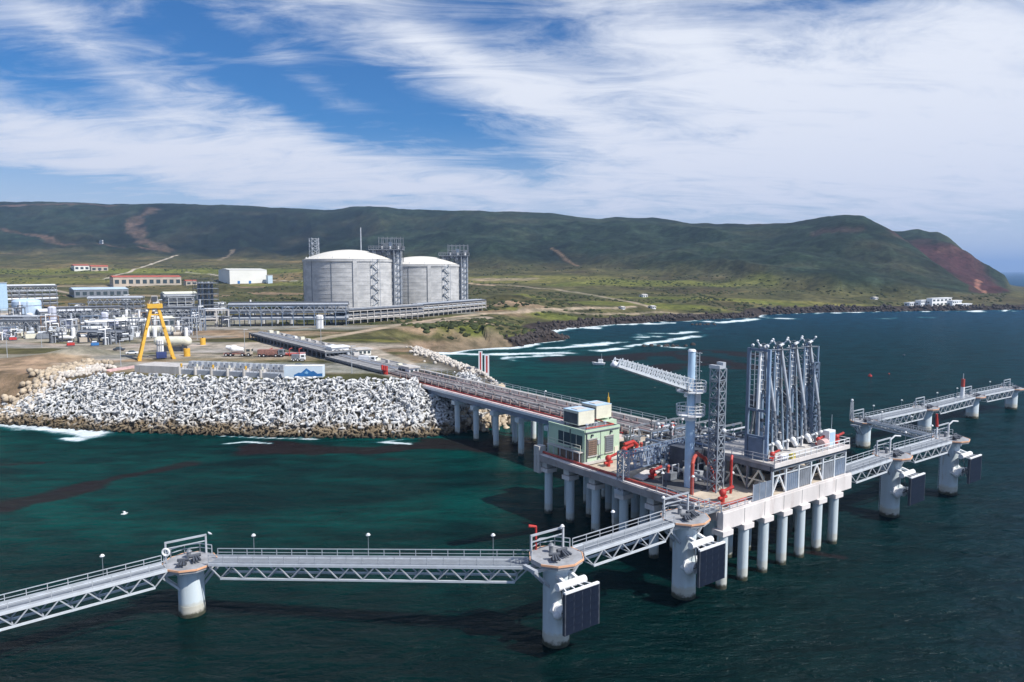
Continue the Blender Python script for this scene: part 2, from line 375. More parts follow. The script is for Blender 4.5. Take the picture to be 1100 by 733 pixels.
# ------------------------------------------------------------------ polar sheets: terrain and sea
def grid_mesh(name, az_, rr, hf=None, closed=False):
    AZ, RR = np.meshgrid(az_, rr); X = RR*np.sin(AZ); Y = RR*np.cos(AZ)
    nr, na = X.shape
    Z, aux = hf(X, Y)
    co = np.stack([X, Y, Z], -1).reshape(-1, 3).astype(np.float32)
    i = np.arange(nr-1)[:, None]*na+np.arange(na-1)[None, :]
    f = np.stack([i, i+1, i+na+1, i+na], -1).reshape(-1, 4)
    if closed:
        k = np.arange(nr-1)*na; f = np.concatenate([f, np.stack([k+na-1, k, k+na, k+2*na-1], -1)])
    return co, f, X, Y, Z, aux
def link_mesh(name, co, f, m_, cols=None, smooth_=True, parent=None):
    me = bpy.data.meshes.new(name); me.vertices.add(len(co)); me.vertices.foreach_set('co', co.astype(np.float32).ravel())
    f = np.asarray(f, np.int32); n = f.shape[1]
    me.loops.add(f.size); me.loops.foreach_set('vertex_index', f.ravel()); me.polygons.add(len(f))
    me.polygons.foreach_set('loop_start', np.arange(0, f.size, n, dtype=np.int32)); me.polygons.foreach_set('use_smooth', np.full(len(f), smooth_))
    for k, c in (cols or {}).items():
        a = me.color_attributes.new(k, 'FLOAT_COLOR', 'POINT')
        c4 = np.ones((len(co), 4), np.float32); c4[:, :c.shape[1]] = c; a.data.foreach_set('color', c4.ravel())
    me.materials.append(m_); me.update(calc_edges=True)
    o = bpy.data.objects.new(name, me); COL.objects.link(o)
    if parent: o.parent = parent
    return o
D = np.array
# terrain colours: real surface colours painted as patches (bare earth, tracks, grass, scrub, rock)
def wp(*pts): return [G(x, y)[:2] for x, y in pts]
TRACKS = [(wp((1120*0+280,362),(330,367),(380,358),(430,349),(480,342),(520,337),(560,335),(620,332),(680,330)), 7, (.33,.27,.21)),   # dirt road along the coast
          (wp((262,357),(330,352),(400,350),(460,347),(525,341)), 6, (.27,.23,.19)),
          (wp((0,368),(60,371),(110,374),(150,371),(210,366)), 6, (.25,.22,.19)),
          (wp((105,302),(140,292),(185,276),(192,272)), 5, (.42,.38,.33)), (wp((200,292),(270,300),(330,302)), 5, (.35,.32,.28)),
          (wp((520,305),(560,307),(600,311),(640,318),(680,325),(700,331)), 7, (.24,.21,.16)), (wp((480,303),(530,306)), 9, (.34,.26,.19)),
          (wp((592,268),(605,275),(622,286)), 5, (.14,.10,.07)),
          (wp((0,309),(60,312),(95,318),(130,322)), 7, (.30,.25,.20)), (wp((560,333),(650,338),(700,336),(760,337)), 5, (.24,.20,.15)),
          (wp((430,404),(410,399),(380,391),(350,383),(320,374),(285,364)), 8, (.27,.26,.25)), (wp((440,396),(428,388),(405,380),(395,374)), 7, (.33,.29,.25))]
SCARS = [(wp((0,222),(60,220),(118,222)), 40, (.12,.085,.07), 0), (wp((165,224),(150,232),(140,240),(150,252),(165,262),(178,268)), 36, (.095,.07,.055), 0),
         (wp((0,254),(50,258),(90,263),(140,266),(170,268)), 20, (.10,.07,.055), 0), (wp((250,262),(236,280)), 9, (.2,.16,.12), 0),
         (wp((968,256),(985,266),(1005,279),(1025,289),(1050,302),(1075,313),(1100,321)), 75, (.058,.026,.028), 1100), (wp((1010,273),(1035,285),(1060,302),(1085,316)), 70, (.052,.024,.026), 1100), (wp((1005,273),(1020,275),(1028,279)), 22, (.10,.05,.045), 1190),
         (wp((880,250),(915,248)), 26, (.045,.035,.03), 0), (wp((1052,300),(1050,308),(1058,316)), 7, (.24,.12,.09), 1190)]
GRASS = [((20,302),220,60),((60,292),260,70),((240,292),240,60),((560,300),160,60),((640,326),120,26),((700,304),160,50),((300,345),10,4),((500,352),55,16),((590,340),60,14),((395,366),16,5),((340,364),14,4),
         ((540,348),50,10),((840,324),150,10),((760,322),120,14),((520,366),24,8),((430,367),14,4),((300,306),60,40),((350,302),60,40)]
DIRT = [((240,360),50,14),((280,358),50,12),((215,356),30,12),((30,395),60,24),((45,392),45,22),((20,405),30,16),((110,385),14,12),((235,362),34,16),((260,350),30,14),((250,385),34,14),((320,398),30,10),((360,396),24,12),((400,398),20,8),((445,385),12,14),((420,376),14,10),((545,372),24,9),((510,370),20,8),
        ((480,372),20,8),((480,345),40,8),((240,318),40,16),((300,316),60,16),((100,308),70,30),((560,326),40,14),((60,318),50,14),((150,318),50,20),((420,352),40,10),((265,308),40,20),((540,300),60,20),((110,330),80,20),((500,335),60,14)]
YARD = [((30,372),90,12),((100,379),90,9),((215,372),60,16),((300,372),60,16),((340,395),60,14),((40,352),90,45),((120,350),90,45),((180,350),60,40),((100,336),110,50),((230,345),50,40),((300,352),70,22),((60,366),60,12),((130,362),60,12),((150,372),40,14),((90,360),50,22),((170,376),36,14),((250,377),30,10),((60,345),80,50),((170,335),60,50),((300,340),60,20),((180,392),34,9),((250,397),40,8),((125,385),8,10),((350,340),70,30),((450,336),50,24)]
def terr(X, Y):
    Z, d, ins, hill, q = terrain_h(X, Y)
    g1 = fbm(X, Y, 120, 5, 41)[..., None]; g2 = fbm(X, Y, 30, 4, 43)[..., None]; g3 = fbm(X*1.0, Y*1.0, 8, 3, 47)[..., None]
    h = hill[..., None]
    low = D((.078,.076,.034))*(0.5+0.9*g2)+D((.09,.055,.03))*np.clip(g1-0.48, 0, 1)*3
    low = low*(0.65+0.7*g3)
    shrub = D((.0145,.0245,.0165))*(0.5+1.0*g2)*(0.7+0.6*g1)
    gul = fbm(X*0.8+Y*0.25, Y*0.35, 330, 5, 3, True)[..., None]
    sp2 = smooth(fbm(X, Y, 17, 4, 52), .5, .62)[..., None]; shrub = shrub*(0.7+0.7*smooth(gul, 0.5, 0.78))*(.8+.4*sp2)+D((.030,.022,.012))*np.clip(g1-.5, 0, 1)*2.2
    c = low*(1-h)+shrub*h
    mid = smooth(g1, 0.52, 0.62)*(1-h)*(q > 380)[..., None]*(Y > 620)[..., None]; c = c*(1-mid*0.6)+shrub*mid*0.6
    def patch(c, x, y, r1, r2, colr, s=0.9, seed=1):
        gx, gy, _ = G(x, y); yy = (Y-gy)/r2*1.0; xx = (X-gx)/r1
        k = np.clip(1.35-(xx*xx+yy*yy)-1.5*(fbm(X, Y, max(6, r2*0.8), 4, seed)-0.5), 0, 1)[..., None]; k = k*k*(3-2*k)*s
        return c*(1-k)+D(colr)*k*(0.8+0.4*g3)
    for i, ((x, y), r1, r2) in enumerate(GRASS): c = patch(c, x, y, r1, r2, (.130,.145,.034) if i % 3 else (.155,.150,.045), .75, i)
    for i, ((x, y), r1, r2) in enumerate(DIRT): c = patch(c, x, y, r1, r2, ((.30,.235,.17), (.25,.185,.13), (.21,.15,.105))[i % 3], .85, 60+i)
    for i, ((x, y), r1, r2) in enumerate(YARD): c = patch(c, x, y, r1, r2, ((.25,.245,.235), (.31,.28,.245))[i % 2], .9, 90+i)
    for pts, wd, colr, *_ in TRACKS:
        dd = seg_dist(X, Y, pts)[0]; k = (1-smooth(dd, wd*0.35, wd*0.65+1))[..., None]; c = c*(1-k)+D(colr)*k*(0.85+0.3*g3)
    for pts, wd, colr, ymin in SCARS:
        dd = seg_dist(X, Y, pts)[0]+(fbm(X, Y, wd*1.2, 4, 71)-0.5)*wd*1.6; k = ((1-smooth(dd, wd*0.3, wd*0.8))*((Y > ymin) | ((ymin > 0) & (q > 1040) & (Y > 900))) * (Z > (14 if ymin else -9)))[..., None]*0.85; c = c*(1-k)+D(colr)*k*(0.75+0.5*g2)
    nat = (CWID[seg_dist(X, Y, CP_, True)[1]] < 11)
    rock = (smooth(-d, -15-6*(fbm(X, Y, 18, 3, 88)-.5), -9)*nat)[..., None]; c = c*(1-rock)+D((.035,.028,.026))*rock*(0.5+g3)
    bwz = (smooth(-d, -22, -17)*(~nat)*(Y < 300)*smooth(q, 60, 110))[..., None]; c = c*(1-bwz)+D((.10,.09,.078))*bwz
    wet = (smooth(-d, -16, -6)*(~nat)*(Y > 285))[..., None]; c = c*(1-wet)+D((.20,.15,.11))*wet
    return Z, c
ter_m = bpy.data.materials.new('terrain'); ter_m.use_nodes = True; t = NT(ter_m.node_tree); bs = t.n['Principled BSDF']
at_ = t.new('ShaderNodeVertexColor', layer_name='Col'); g = t.new('ShaderNodeNewGeometry')
na = t.noise(g.outputs['Position'], 0.12, 8, 0.68); nb = t.noise(g.outputs['Position'], 0.02, 6, 0.6)
c = t.mix(1.0, at_.outputs[0], t.mix(t.step(na, 0.3, 0.7), (.55,.58,.52), (1.45,1.4,1.35)), 'MULTIPLY')
c = t.mix(1.0, c, t.mix(t.step(nb, 0.35, 0.65), (.8,.85,.8), (1.2,1.15,1.15)), 'MULTIPLY')
t.l.new(c, bs.inputs['Base Color']); bs.inputs['Roughness'].default_value = 0.95; bs.inputs['Specular IOR Level'].default_value = 0.10
b = t.new('ShaderNodeBump'); b.inputs['Strength'].default_value = 0.8; b.inputs['Distance'].default_value = 2.5
t.l.new(t.noise(g.outputs['Position'], 0.09, 7, 0.7), b.inputs['Height']); t.l.new(b.outputs[0], bs.inputs['Normal'])
az_t = np.concatenate([np.radians(np.linspace(-72, -37, 60, endpoint=False)), np.arctan(np.linspace(-575, 575, 760)/F), np.radians(np.linspace(37, 60, 30)[1:])])
rr_t = np.concatenate([np.arange(185, 330, 2.2), np.geomspace(330, 1000, 170)[1:], np.geomspace(1000, 3600, 150)[1:], np.geomspace(3600, 7000, 14)[1:]])
co, f, X, Y, Z, cc = grid_mesh('terrain', az_t, rr_t, terr)
keep = (Z > -9).reshape(-1); kf = keep[f].any(1); f = f[kf]
o = link_mesh('terrain', co, f, ter_m, {'Col': cc.reshape(-1, 3)}); o['kind'] = 'structure'

# sea
def wl(*pts): return [P(x, y) for x, y in pts]
SURF = [(wl((0,456),(20,458),(45,458),(75,463),(100,466)), 5, 1.0), (wl((95,466),(200,468),(300,471),(420,474),(460,470)), 1.0, .55), (wl((468,379),(500,380),(540,380),(580,380),(610,380)), 5.5, 1.1),
        (wl((505,376),(545,375),(575,371)), 6, 1.0), (wl((580,380),(640,377),(680,372),(720,366),(758,360)), 5, .75), (wl((584,357),(605,353),(640,350),(648,348)), 11, 1.1), (wl((540,376),(600,374),(650,370)), 5, .75), (wl((620,372),(690,364),(745,356)), 7, .7), (wl((480,383),(520,384),(570,383),(600,382)), 4, .7), (wl((700,371),(712,372),(732,374)), 4, 1.1),
        (wl((756,345),(775,347),(812,343)), 8, 1.0), (wl((815,341),(850,343)), 8, 1.0), (wl((822,337),(900,336),(960,335),(1020,335),(1095,334)), 9, .85), (wl((655,349),(700,348),(745,347)), 7, .8),
        (wl((235,478),(262,475),(290,476.5)), .9, .62), (wl((365,477),(400,475),(440,477.5)), 1.2, .68), (wl((600,363),(640,366),(700,362),(740,358)), 6, .5), (wl((690,360),(730,357),(770,353)), 6, .5), (wl((610,350),(625,352),(640,353)), 7, .8),
        (wl((480,387),(530,384),(560,388)), 3, .6), (wl((940,343),(1000,341)), 8, .35), (wl((55,469),(75,471),(85,472)), 3, .7), (wl((500,438),(520,448),(545,436)), 1.5, .5)]
KELP_BROWN = [(wl((-40,547),(20,542),(60,534),(90,524)), 4.2, .95), (wl((90,524),(125,514),(160,508),(205,497)), 2.2, .8), (wl((-30,502),(40,499)), 2.0, .75), (wl((285,481),(340,487),(400,488),(470,481)), 5.5, 1.25), (wl((460,477),(520,479),(570,474)), 5.5, .9),
        (wl((600,385),(660,385),(700,381)), 8, 1.2), (wl((700,381),(745,384),(780,391),(850,398)), 7, 1.2), (wl((690,399),(720,393),(760,392),(800,394)), 6, 1.2), (wl((720,380),(760,378),(800,380)), 8, 1.0), (wl((845,352),(900,351)), 9, .5),
        (wl((870,594),(905,600)), 1.2, .8), (wl((240,515),(290,508)), 3, .3), (wl((780,645),(800,655)), 0.8, .5), (wl((585,388),(600,390),(640,390)), 4, .6), (wl((780,620),(820,632)), 1.0, .5), (wl((880,350),(930,346)), 9, .4)]  # patches beside the platform piles only tint the water dark brown
def seah(X, Y):
    # long, low swell as real relief
    Z = 0*X
    foam = 0*X; kelp_brown = 0*X
    m = (Y > 20) & (np.hypot(X, Y) < 1600)
    x, y = X[m], Y[m]
    fo = np.zeros(x.shape); ke = np.zeros(x.shape)
    nz = fbm(x, y, 7, 4, 12); nz2 = fbm(x, y*2.2, 26, 4, 15); nz3 = fbm(x, y*1.6, 22, 4, 19)
    for pts, wd, a in SURF:
        d = seg_dist(x, y+(fbm(x, y, 30, 3, 4)-.5)*wd*2.2, pts)[0]; fo = np.maximum(fo, a*np.clip(1.15-d/(wd*(0.3+1.9*nz)), 0, 1)*((.45+.9*nz3) if a > .95 else 1.25*smooth(nz3, .42, .60)))
    for pts, wd, a in KELP_BROWN:
        d = seg_dist(x, y+(nz2-.5)*wd*3, pts)[0]; ke = np.maximum(ke, a*np.clip(1.5-d/(wd*1.3*(0.1+1.8*nz2)), 0, 1))
    dc, idx = seg_dist(x, y, CP_, True)
    fo = np.maximum(fo, 0.75*np.clip(1-(dc-1)/(2.4+3*nz), 0, 1)*(y > 340))
    fo = np.maximum(fo, 0.5*np.clip(1-(dc)/(2.5*nz), 0, 1)*(y <= 340))
    foam[m] = fo; kelp_brown[m] = ke
    dsh = np.full(X.shape, 900.0); dsh[m] = dc
    return Z, np.stack([foam, kelp_brown, np.clip(dsh/400.0, 0, 1)], -1)
sea_m = bpy.data.materials.new('sea_water'); sea_m.use_nodes = True; t = NT(sea_m.node_tree); bs = t.n['Principled BSDF']
at_ = t.new('ShaderNodeVertexColor', layer_name='Mask'); sp_ = t.new('ShaderNodeSeparateColor'); t.l.new(at_.outputs[0], sp_.inputs[0])
g = t.new('ShaderNodeNewGeometry'); pos = g.outputs['Position']
ps = t.new('ShaderNodeSeparateXYZ'); t.l.new(pos, ps.inputs[0])
def mapn(rot, sc): mp = t.new('ShaderNodeMapping'); t.l.new(pos, mp.inputs[0]); mp.inputs['Rotation'].default_value = (0, 0, radians(rot)); mp.inputs['Scale'].default_value = sc; return mp.outputs[0]
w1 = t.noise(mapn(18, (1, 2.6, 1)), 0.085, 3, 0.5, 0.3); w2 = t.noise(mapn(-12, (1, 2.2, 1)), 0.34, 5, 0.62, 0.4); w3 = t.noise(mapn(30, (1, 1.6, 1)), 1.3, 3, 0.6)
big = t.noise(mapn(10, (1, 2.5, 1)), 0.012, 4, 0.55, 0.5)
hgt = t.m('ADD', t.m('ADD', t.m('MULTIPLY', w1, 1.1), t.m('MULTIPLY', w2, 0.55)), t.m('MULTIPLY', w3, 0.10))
# body colour of the water: deep green near the berth, turquoise over the sandy shallows, bluer offshore
sandy = t.m('MULTIPLY', t.step(sp_.outputs[2], 0.55, 0.02), t.step(ps.outputs[0], 75, -40))
cw = t.mix(t.step(ps.outputs[1], 75, 330), (.0001,.0115,.0108), (.0004,.034,.034))
cw = t.mix(t.m('MULTIPLY', t.step(ps.outputs[0], 0, 160), 0.6), cw, (.0010,.020,.030))
cw = t.mix(t.m('MULTIPLY', t.m('MULTIPLY', sandy, t.step(ps.outputs[1], 78, 135)), t.step(big, 0.35, 0.65)), cw, (.0001,.058,.049))
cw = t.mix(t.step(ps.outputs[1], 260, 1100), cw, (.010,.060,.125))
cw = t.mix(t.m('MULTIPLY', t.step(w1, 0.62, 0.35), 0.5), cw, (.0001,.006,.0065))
kn = t.noise(mapn(25, (1, 3, 1)), 0.35, 5, 0.65)
kf_ = t.step(t.m('ADD', sp_.outputs[1], t.m('MULTIPLY', kn, 0.9)), 0.85, 1.35)
cw = t.mix(t.m('MULTIPLY', kf_, 0.85), cw, (.017,.0095,.010))
fn = t.m('ADD', t.m('MULTIPLY', t.noise(pos, 0.55, 6, 0.78), .6), t.m('MULTIPLY', t.noise(mapn(15, (1, 2.2, 1)), 0.10, 5, 0.7), .5)); ff = t.step(t.m('ADD', sp_.outputs[0], t.m('MULTIPLY', fn, 1.5)), 1.12, 1.62)
glow = t.m('MULTIPLY', t.step(sp_.outputs[0], 0.0, 0.8), 0.6); cw = t.mix(glow, cw, (.02,.20,.23))
cw = t.mix(ff, cw, (.66,.73,.76))
b = t.new('ShaderNodeBump'); b.inputs['Strength'].default_value = 1.0; b.inputs['Distance'].default_value = 1.9
t.l.new(hgt, b.inputs['Height'])
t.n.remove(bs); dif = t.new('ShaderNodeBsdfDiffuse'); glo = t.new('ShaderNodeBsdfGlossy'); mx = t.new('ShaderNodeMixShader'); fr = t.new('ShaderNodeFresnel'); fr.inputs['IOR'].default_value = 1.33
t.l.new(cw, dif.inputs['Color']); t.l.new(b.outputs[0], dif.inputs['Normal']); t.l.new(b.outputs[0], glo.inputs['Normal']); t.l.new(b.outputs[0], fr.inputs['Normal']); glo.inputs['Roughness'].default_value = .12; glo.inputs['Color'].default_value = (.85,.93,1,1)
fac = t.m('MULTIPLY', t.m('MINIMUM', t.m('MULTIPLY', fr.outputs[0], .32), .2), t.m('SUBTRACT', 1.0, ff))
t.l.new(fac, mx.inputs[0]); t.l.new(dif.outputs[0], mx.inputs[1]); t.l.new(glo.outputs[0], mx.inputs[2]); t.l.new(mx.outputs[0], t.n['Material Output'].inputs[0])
az_s = np.concatenate([np.arctan(np.linspace(-600, 600, 640)/F), np.linspace(radians(38), 2*pi-radians(38), 60)])
rr_s = np.concatenate([np.geomspace(2, 70, 12, endpoint=False), 45/np.tan(np.arctan(np.linspace(500, 30, 420)/F)), np.geomspace(1250, 30000, 40)])
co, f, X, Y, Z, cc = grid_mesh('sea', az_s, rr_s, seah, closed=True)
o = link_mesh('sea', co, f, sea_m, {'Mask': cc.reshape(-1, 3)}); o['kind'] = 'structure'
# ------------------------------------------------------------------ marine structures (berth frame: x = s, y = t after rotation ROT)
def berth(name, label, cat, s=0, t=0, z=0, group=None): return thing(name, label, cat, W(s, t, z), ROT, group)
def handrail(parent, pts, m_=None, h=1.15, r=0.045, step=2.0, levels=(1.0, .55), name='handrail'):
    m_ = m_ or galv; b = MB()
    for p, q in zip(pts, pts[1:]):
        p = Vector(p); q = Vector(q); n = max(1, round((q-p).length/step))
        for l in levels: b.beam(p+Vector((0, 0, h*l)), q+Vector((0, 0, h*l)), r*2)
        for k in range(n+1):
            c = p.lerp(q, k/n); b.beam(c, c+Vector((0, 0, h)), r*2)
    return b.build(name, m_, parent)
# a big concrete pylon with tide band
def pylon_mb(r, z0, z1, n=32):
    b = MB(); b.tube((0, 0, z0), (0, 0, z1), r, n); return b
pyl_m = mat('pylon_coating', (0.56, 0.64, 0.68), 0.55, var=0.14, scale=0.35, dirt=(0.72, 0.74, 0.72), dirtamt=0.6, streak=True, bump=0.06)
tide_m = mat('tide_zone_concrete', (0.50, 0.49, 0.44), 0.9, var=0.3, scale=0.7, dirt=(0.22, 0.22, 0.15), dirtamt=0.6)
weed_m = mat('weed_stain', (0.05, 0.055, 0.035), 0.9, var=0.4, scale=1.2)
pile_m = mat('pile_coating', (0.52, 0.59, 0.62), 0.5, var=0.12, scale=0.5, dirt=(0.55, 0.62, 0.64), dirtamt=0.5, streak=True)
for m_ in (pile_m, pyl_m, tide_m):
    t = NT(m_.node_tree); bs = t.n['Principled BSDF']; src = bs.inputs['Base Color'].links[0].from_socket; g = t.new('ShaderNodeNewGeometry'); sz = t.new('ShaderNodeSeparateXYZ'); t.l.new(g.outputs['Position'], sz.inputs[0])
    mz = t.new('ShaderNodeMapping'); t.l.new(g.outputs['Position'], mz.inputs[0]); mz.inputs['Scale'].default_value = (1, 1, .12); ns = t.noise(mz.outputs[0], 1.6, 5, .7); nw = t.noise(g.outputs['Position'], 1.4, 4, .6)
    c = t.mix(t.m('MULTIPLY', t.step(ns, .56, .74), .55), src, (.26,.17,.10))                     # rust and rain runs
    zz_ = t.m('ADD', sz.outputs[2], t.m('MULTIPLY', t.m('SUBTRACT', nw, .5), 1.4))
    c = t.mix(t.m('MULTIPLY', t.step(zz_, 2.1, 1.5), .75), c, (.50,.49,.42)); c = t.mix(t.step(zz_, .95, .35), c, (.055,.055,.035)); t.l.new(c, bs.inputs['Base Color'])
pile_me = MB().tube((0, 0, -4), (0, 0, 0), 1.0, 20).mesh('pile', pile_m, True)   # unit pile, scaled in z
ped = MB().box(-.55, .55, -.4, .4, 0, .35).box(-.35, .35, -.3, .3, .35, 1.0)
for k in range(3): ped.beam((-.15+k*.3-.15, .35, .9), (-.5+k*.5, 1.5, .55), .26, .3)
ped.tube((-.9, -.1, .9), (.9, -.1, .9), .28, 10)
hook_me = ped.mesh('mooring_hook', dgrey)
cap_me = MB().tube((0, 0, 0), (0, 0, .9), .28, 12).tube((0, 0, .9), (0, 0, 1.15), .42, 12, .2).mesh('capstan', mgrey, True)
fend_me = MB().box(-2.55, 2.55, -.18, .18, 0, 4.9).mesh('fender_panel', navy)
pad_me = MB().box(-.625, .625, -.03, 0, 0, .955).mesh('face_pad', navy)
cone_me = MB().tube((0, 0, 0), (0, 1.5, 0), .75, 16, .5).tube((0, 1.5, 0), (0, 1.75, 0), .8, 16).mesh('rubber_fender', white, True)
def dolphin(px, py, ztop, label, group, kind, rad=1.62, deck_r=3.25, sides=(1, 1), extra=True):
    X, Y = P(px, py); k = math.hypot(X, Y); X += X/k*rad; Y += Y/k*rad
    t = thing('mooring_dolphin' if kind == 'm' else 'breasting_dolphin', label, 'dolphin', (X, Y, 0), ROT, group)
    pylon_mb(rad, -4, ztop-.55).build('pylon', pyl_m, t, smooth=True)
    pylon_mb(rad+.025, -4.1, 1.5).build('tide_band', tide_m, t, smooth=True)
    pylon_mb(rad+.05, -4.2, .35).build('weed_line', weed_m, t, smooth=True)
    oc = [(deck_r*cos(2*pi*(i+.5)/10), deck_r*sin(2*pi*(i+.5)/10)) for i in range(10)]
    oc2 = [(x*1.03, y*1.03) for x, y in oc]
    d = MB().prism(oc, ztop-.55, ztop).build('deck', mat('worn_grey_deck', (.30,.31,.33), .85, var=.25, scale=.6, dirt=(.15,.14,.13), dirtamt=.5), t)
    for i in range(10): 
        if i not in (0, 4): a = oc2[i]; c = oc2[(i+1) % 10]; MB().beam((a[0], a[1], ztop-.1), (c[0], c[1], ztop-.1), .10, .24).build('kerb_edge', orange, t)
    MB().prism([(x*.62, y*.62) for x, y in oc], ztop-1.3, ztop-.55).build('pylon_head', pyl_m, t)
    inst(hook_me, 'mooring_hook', t, (0.5, -.5, ztop), (0, 0, pi), (.8,)*3); inst(hook_me, 'mooring_hook', t, (-1.1, -1.0, ztop), (0, 0, pi*.85), (.75,)*3)
    inst(cap_me, 'capstan', t, (.1, 1.1, ztop))
    # railing round the landward side
    rp = [(oc[i][0]*.96, oc[i][1]*.96, ztop) for i in (0, 1, 2, 3, 4)]
    handrail(t, rp, step=1.5)
    # portal of the gangway landing: two posts and a cross bar
    b = MB(); b.beam((-2.6, 1.6, ztop), (-2.6, 1.6, ztop+2.5), .22).beam((2.4, 1.6, ztop), (2.4, 1.6, ztop+2.5), .22).beam((-2.7, 1.6, ztop+2.5), (2.5, 1.6, ztop+2.5), .22)
    b.beam((-2.6, 1.6, ztop+1.7), (2.4, 1.6, ztop+1.7), .12); b.build('portal_frame', galv, t)
    # corbel seats for the gangways
    for sx in (-1, 1):
        b = MB().beam((sx*1.0, -.5, ztop-.95), (sx*4.0, -.5, ztop-.95), .34, .42).beam((sx*1.0, .9, ztop-.95), (sx*4.0, .9, ztop-.95), .34, .42).beam((sx*3.8, -.9, ztop-.85), (sx*3.8, 1.4, ztop-.85), .45, .4)
        b.build('seat_bracket', galv, t)
        MB().beam((sx*3.6, -.5, ztop-1.1), (sx*1.45, -.5, ztop-3.4), .26).beam((sx*3.6, .9, ztop-1.1), (sx*1.4, .7, ztop-3.4), .26).build('strut', galv, t)
    if kind == 'b':
        pz = 3.5; py_ = -4.6
        f = inst(fend_me, 'fender_panel', t, (0, py_, pz))
        for i in range(4):
            for j in range(5): inst(pad_me, 'face_pad', f, (-1.9+1.27*i, -.18, .06+.97*j))
        MB().beam((-2.62, -.02, 4.98), (2.62, -.02, 4.98), .34, .26).build('top_rim', white, f)
        MB().beam((-2.6, .02, -.03), (-2.6, .02, 4.9), .16, .42).build('side_rim', dgrey, f); MB().beam((2.6, .02, -.03), (2.6, .02, 4.9), .16, .42).build('side_rim', dgrey, f)
        inst(cone_me, 'rubber_fender', t, (-.9, -2.9, 5.1)); inst(cone_me, 'rubber_fender', t, (.9, -2.9, 5.1))
        MB().tube((-2.3, -2.9, 8.5), (2.0, -2.9, 8.5), .48, 14).build('fender_support', white, t, smooth=True)
        MB().beam((-1.0, -1.3, 9.0), (-1.0, -3.0, 8.6), .4).beam((1.0, -1.3, 9.0), (1.0, -3.0, 8.6), .4).build('support_arm', white, t)
        b = MB()
        for sx in (-2.1, -.7, .7, 1.9): b.beam((sx*.7, -3.0, 8.4), (sx, -4.4, 8.4), .13)
        b.build('hanger_bar', white, t)
        b = MB()
        for sx in (-2.2, 2.2): b.tube((sx*.8, -3.0, 8.4), (sx, -4.4, 4.0), .07, 6); b.tube((sx*.4, -1.6, 4.2), (sx, -4.4, 6.3), .07, 6)
        b.build('chain', dgrey, t)
        inst(MB().ball((0, 0, 0), .62, 12, 8).tube((0, 0, 0), (0, 1.2, .1), .3, 10).mesh('chain_bracket', white, True), 'chain_bracket', t, (-1.35, -1.95, 4.6))
    # ladder on the pylon
    b = MB()
    for sx in (-.25, .25): b.beam((sx, rad+.25, .5), (sx, rad+.25, ztop), .07)
    for k in range(int(ztop*2)): b.beam((-.25, rad+.25, .8+k*.5), (.25, rad+.25, .8+k*.5), .05)
    b.build('ladder', galv, t)
    return t, (X, Y)
MOOR = "low mooring dolphins set back from the berth"; BRE = "breasting dolphins with fender panels"
dm0, c_m1 = dolphin(207, 664, 7.1, "round mooring dolphin in open water at left where two truss gangways meet", MOOR, 'm')
dm0['label'] = "round mooring dolphin standing alone in the water between the two leftmost truss gangways"
_, c_b1 = dolphin(597, 697, 10.9, "nearest breasting dolphin, round pylon carrying a large dark navy fender panel", BRE, 'b')
_, c_b2 = dolphin(734, 645, 11.3, "breasting dolphin close beside the pale left corner of the loading platform", BRE, 'b')
_, c_b3 = dolphin(955, 556, 11.4, "breasting dolphin just off the right end of the loading platform", BRE, 'b')
_, c_b4 = dolphin(1018, 532, 11.4, "outer breasting dolphin at the far end of the right hand gangway, black fender", BRE, 'b')
_, c_m2 = dolphin(927, 482, 6.9, "mooring dolphin behind the right gangway, first of the far row from the platform", MOOR, 'm')
_, c_m3 = dolphin(993, 465, 6.9, "second mooring dolphin of the far row, with V shaped head under the walkway", MOOR, 'm')
_, c_m4 = dolphin(1044, 450, 6.9, "third mooring dolphin of the far row, beside the red topped light mast", MOOR, 'm')
_, c_m5 = dolphin(1086, 440, 6.9, "last mooring dolphin at the right edge, outermost of the far row", MOOR, 'm')
def w2l(p): dx, dy = p[0]-O0[0], p[1]-O0[1]; return (dx*A[0]+dy*A[1], dx*N[0]+dy*N[1])

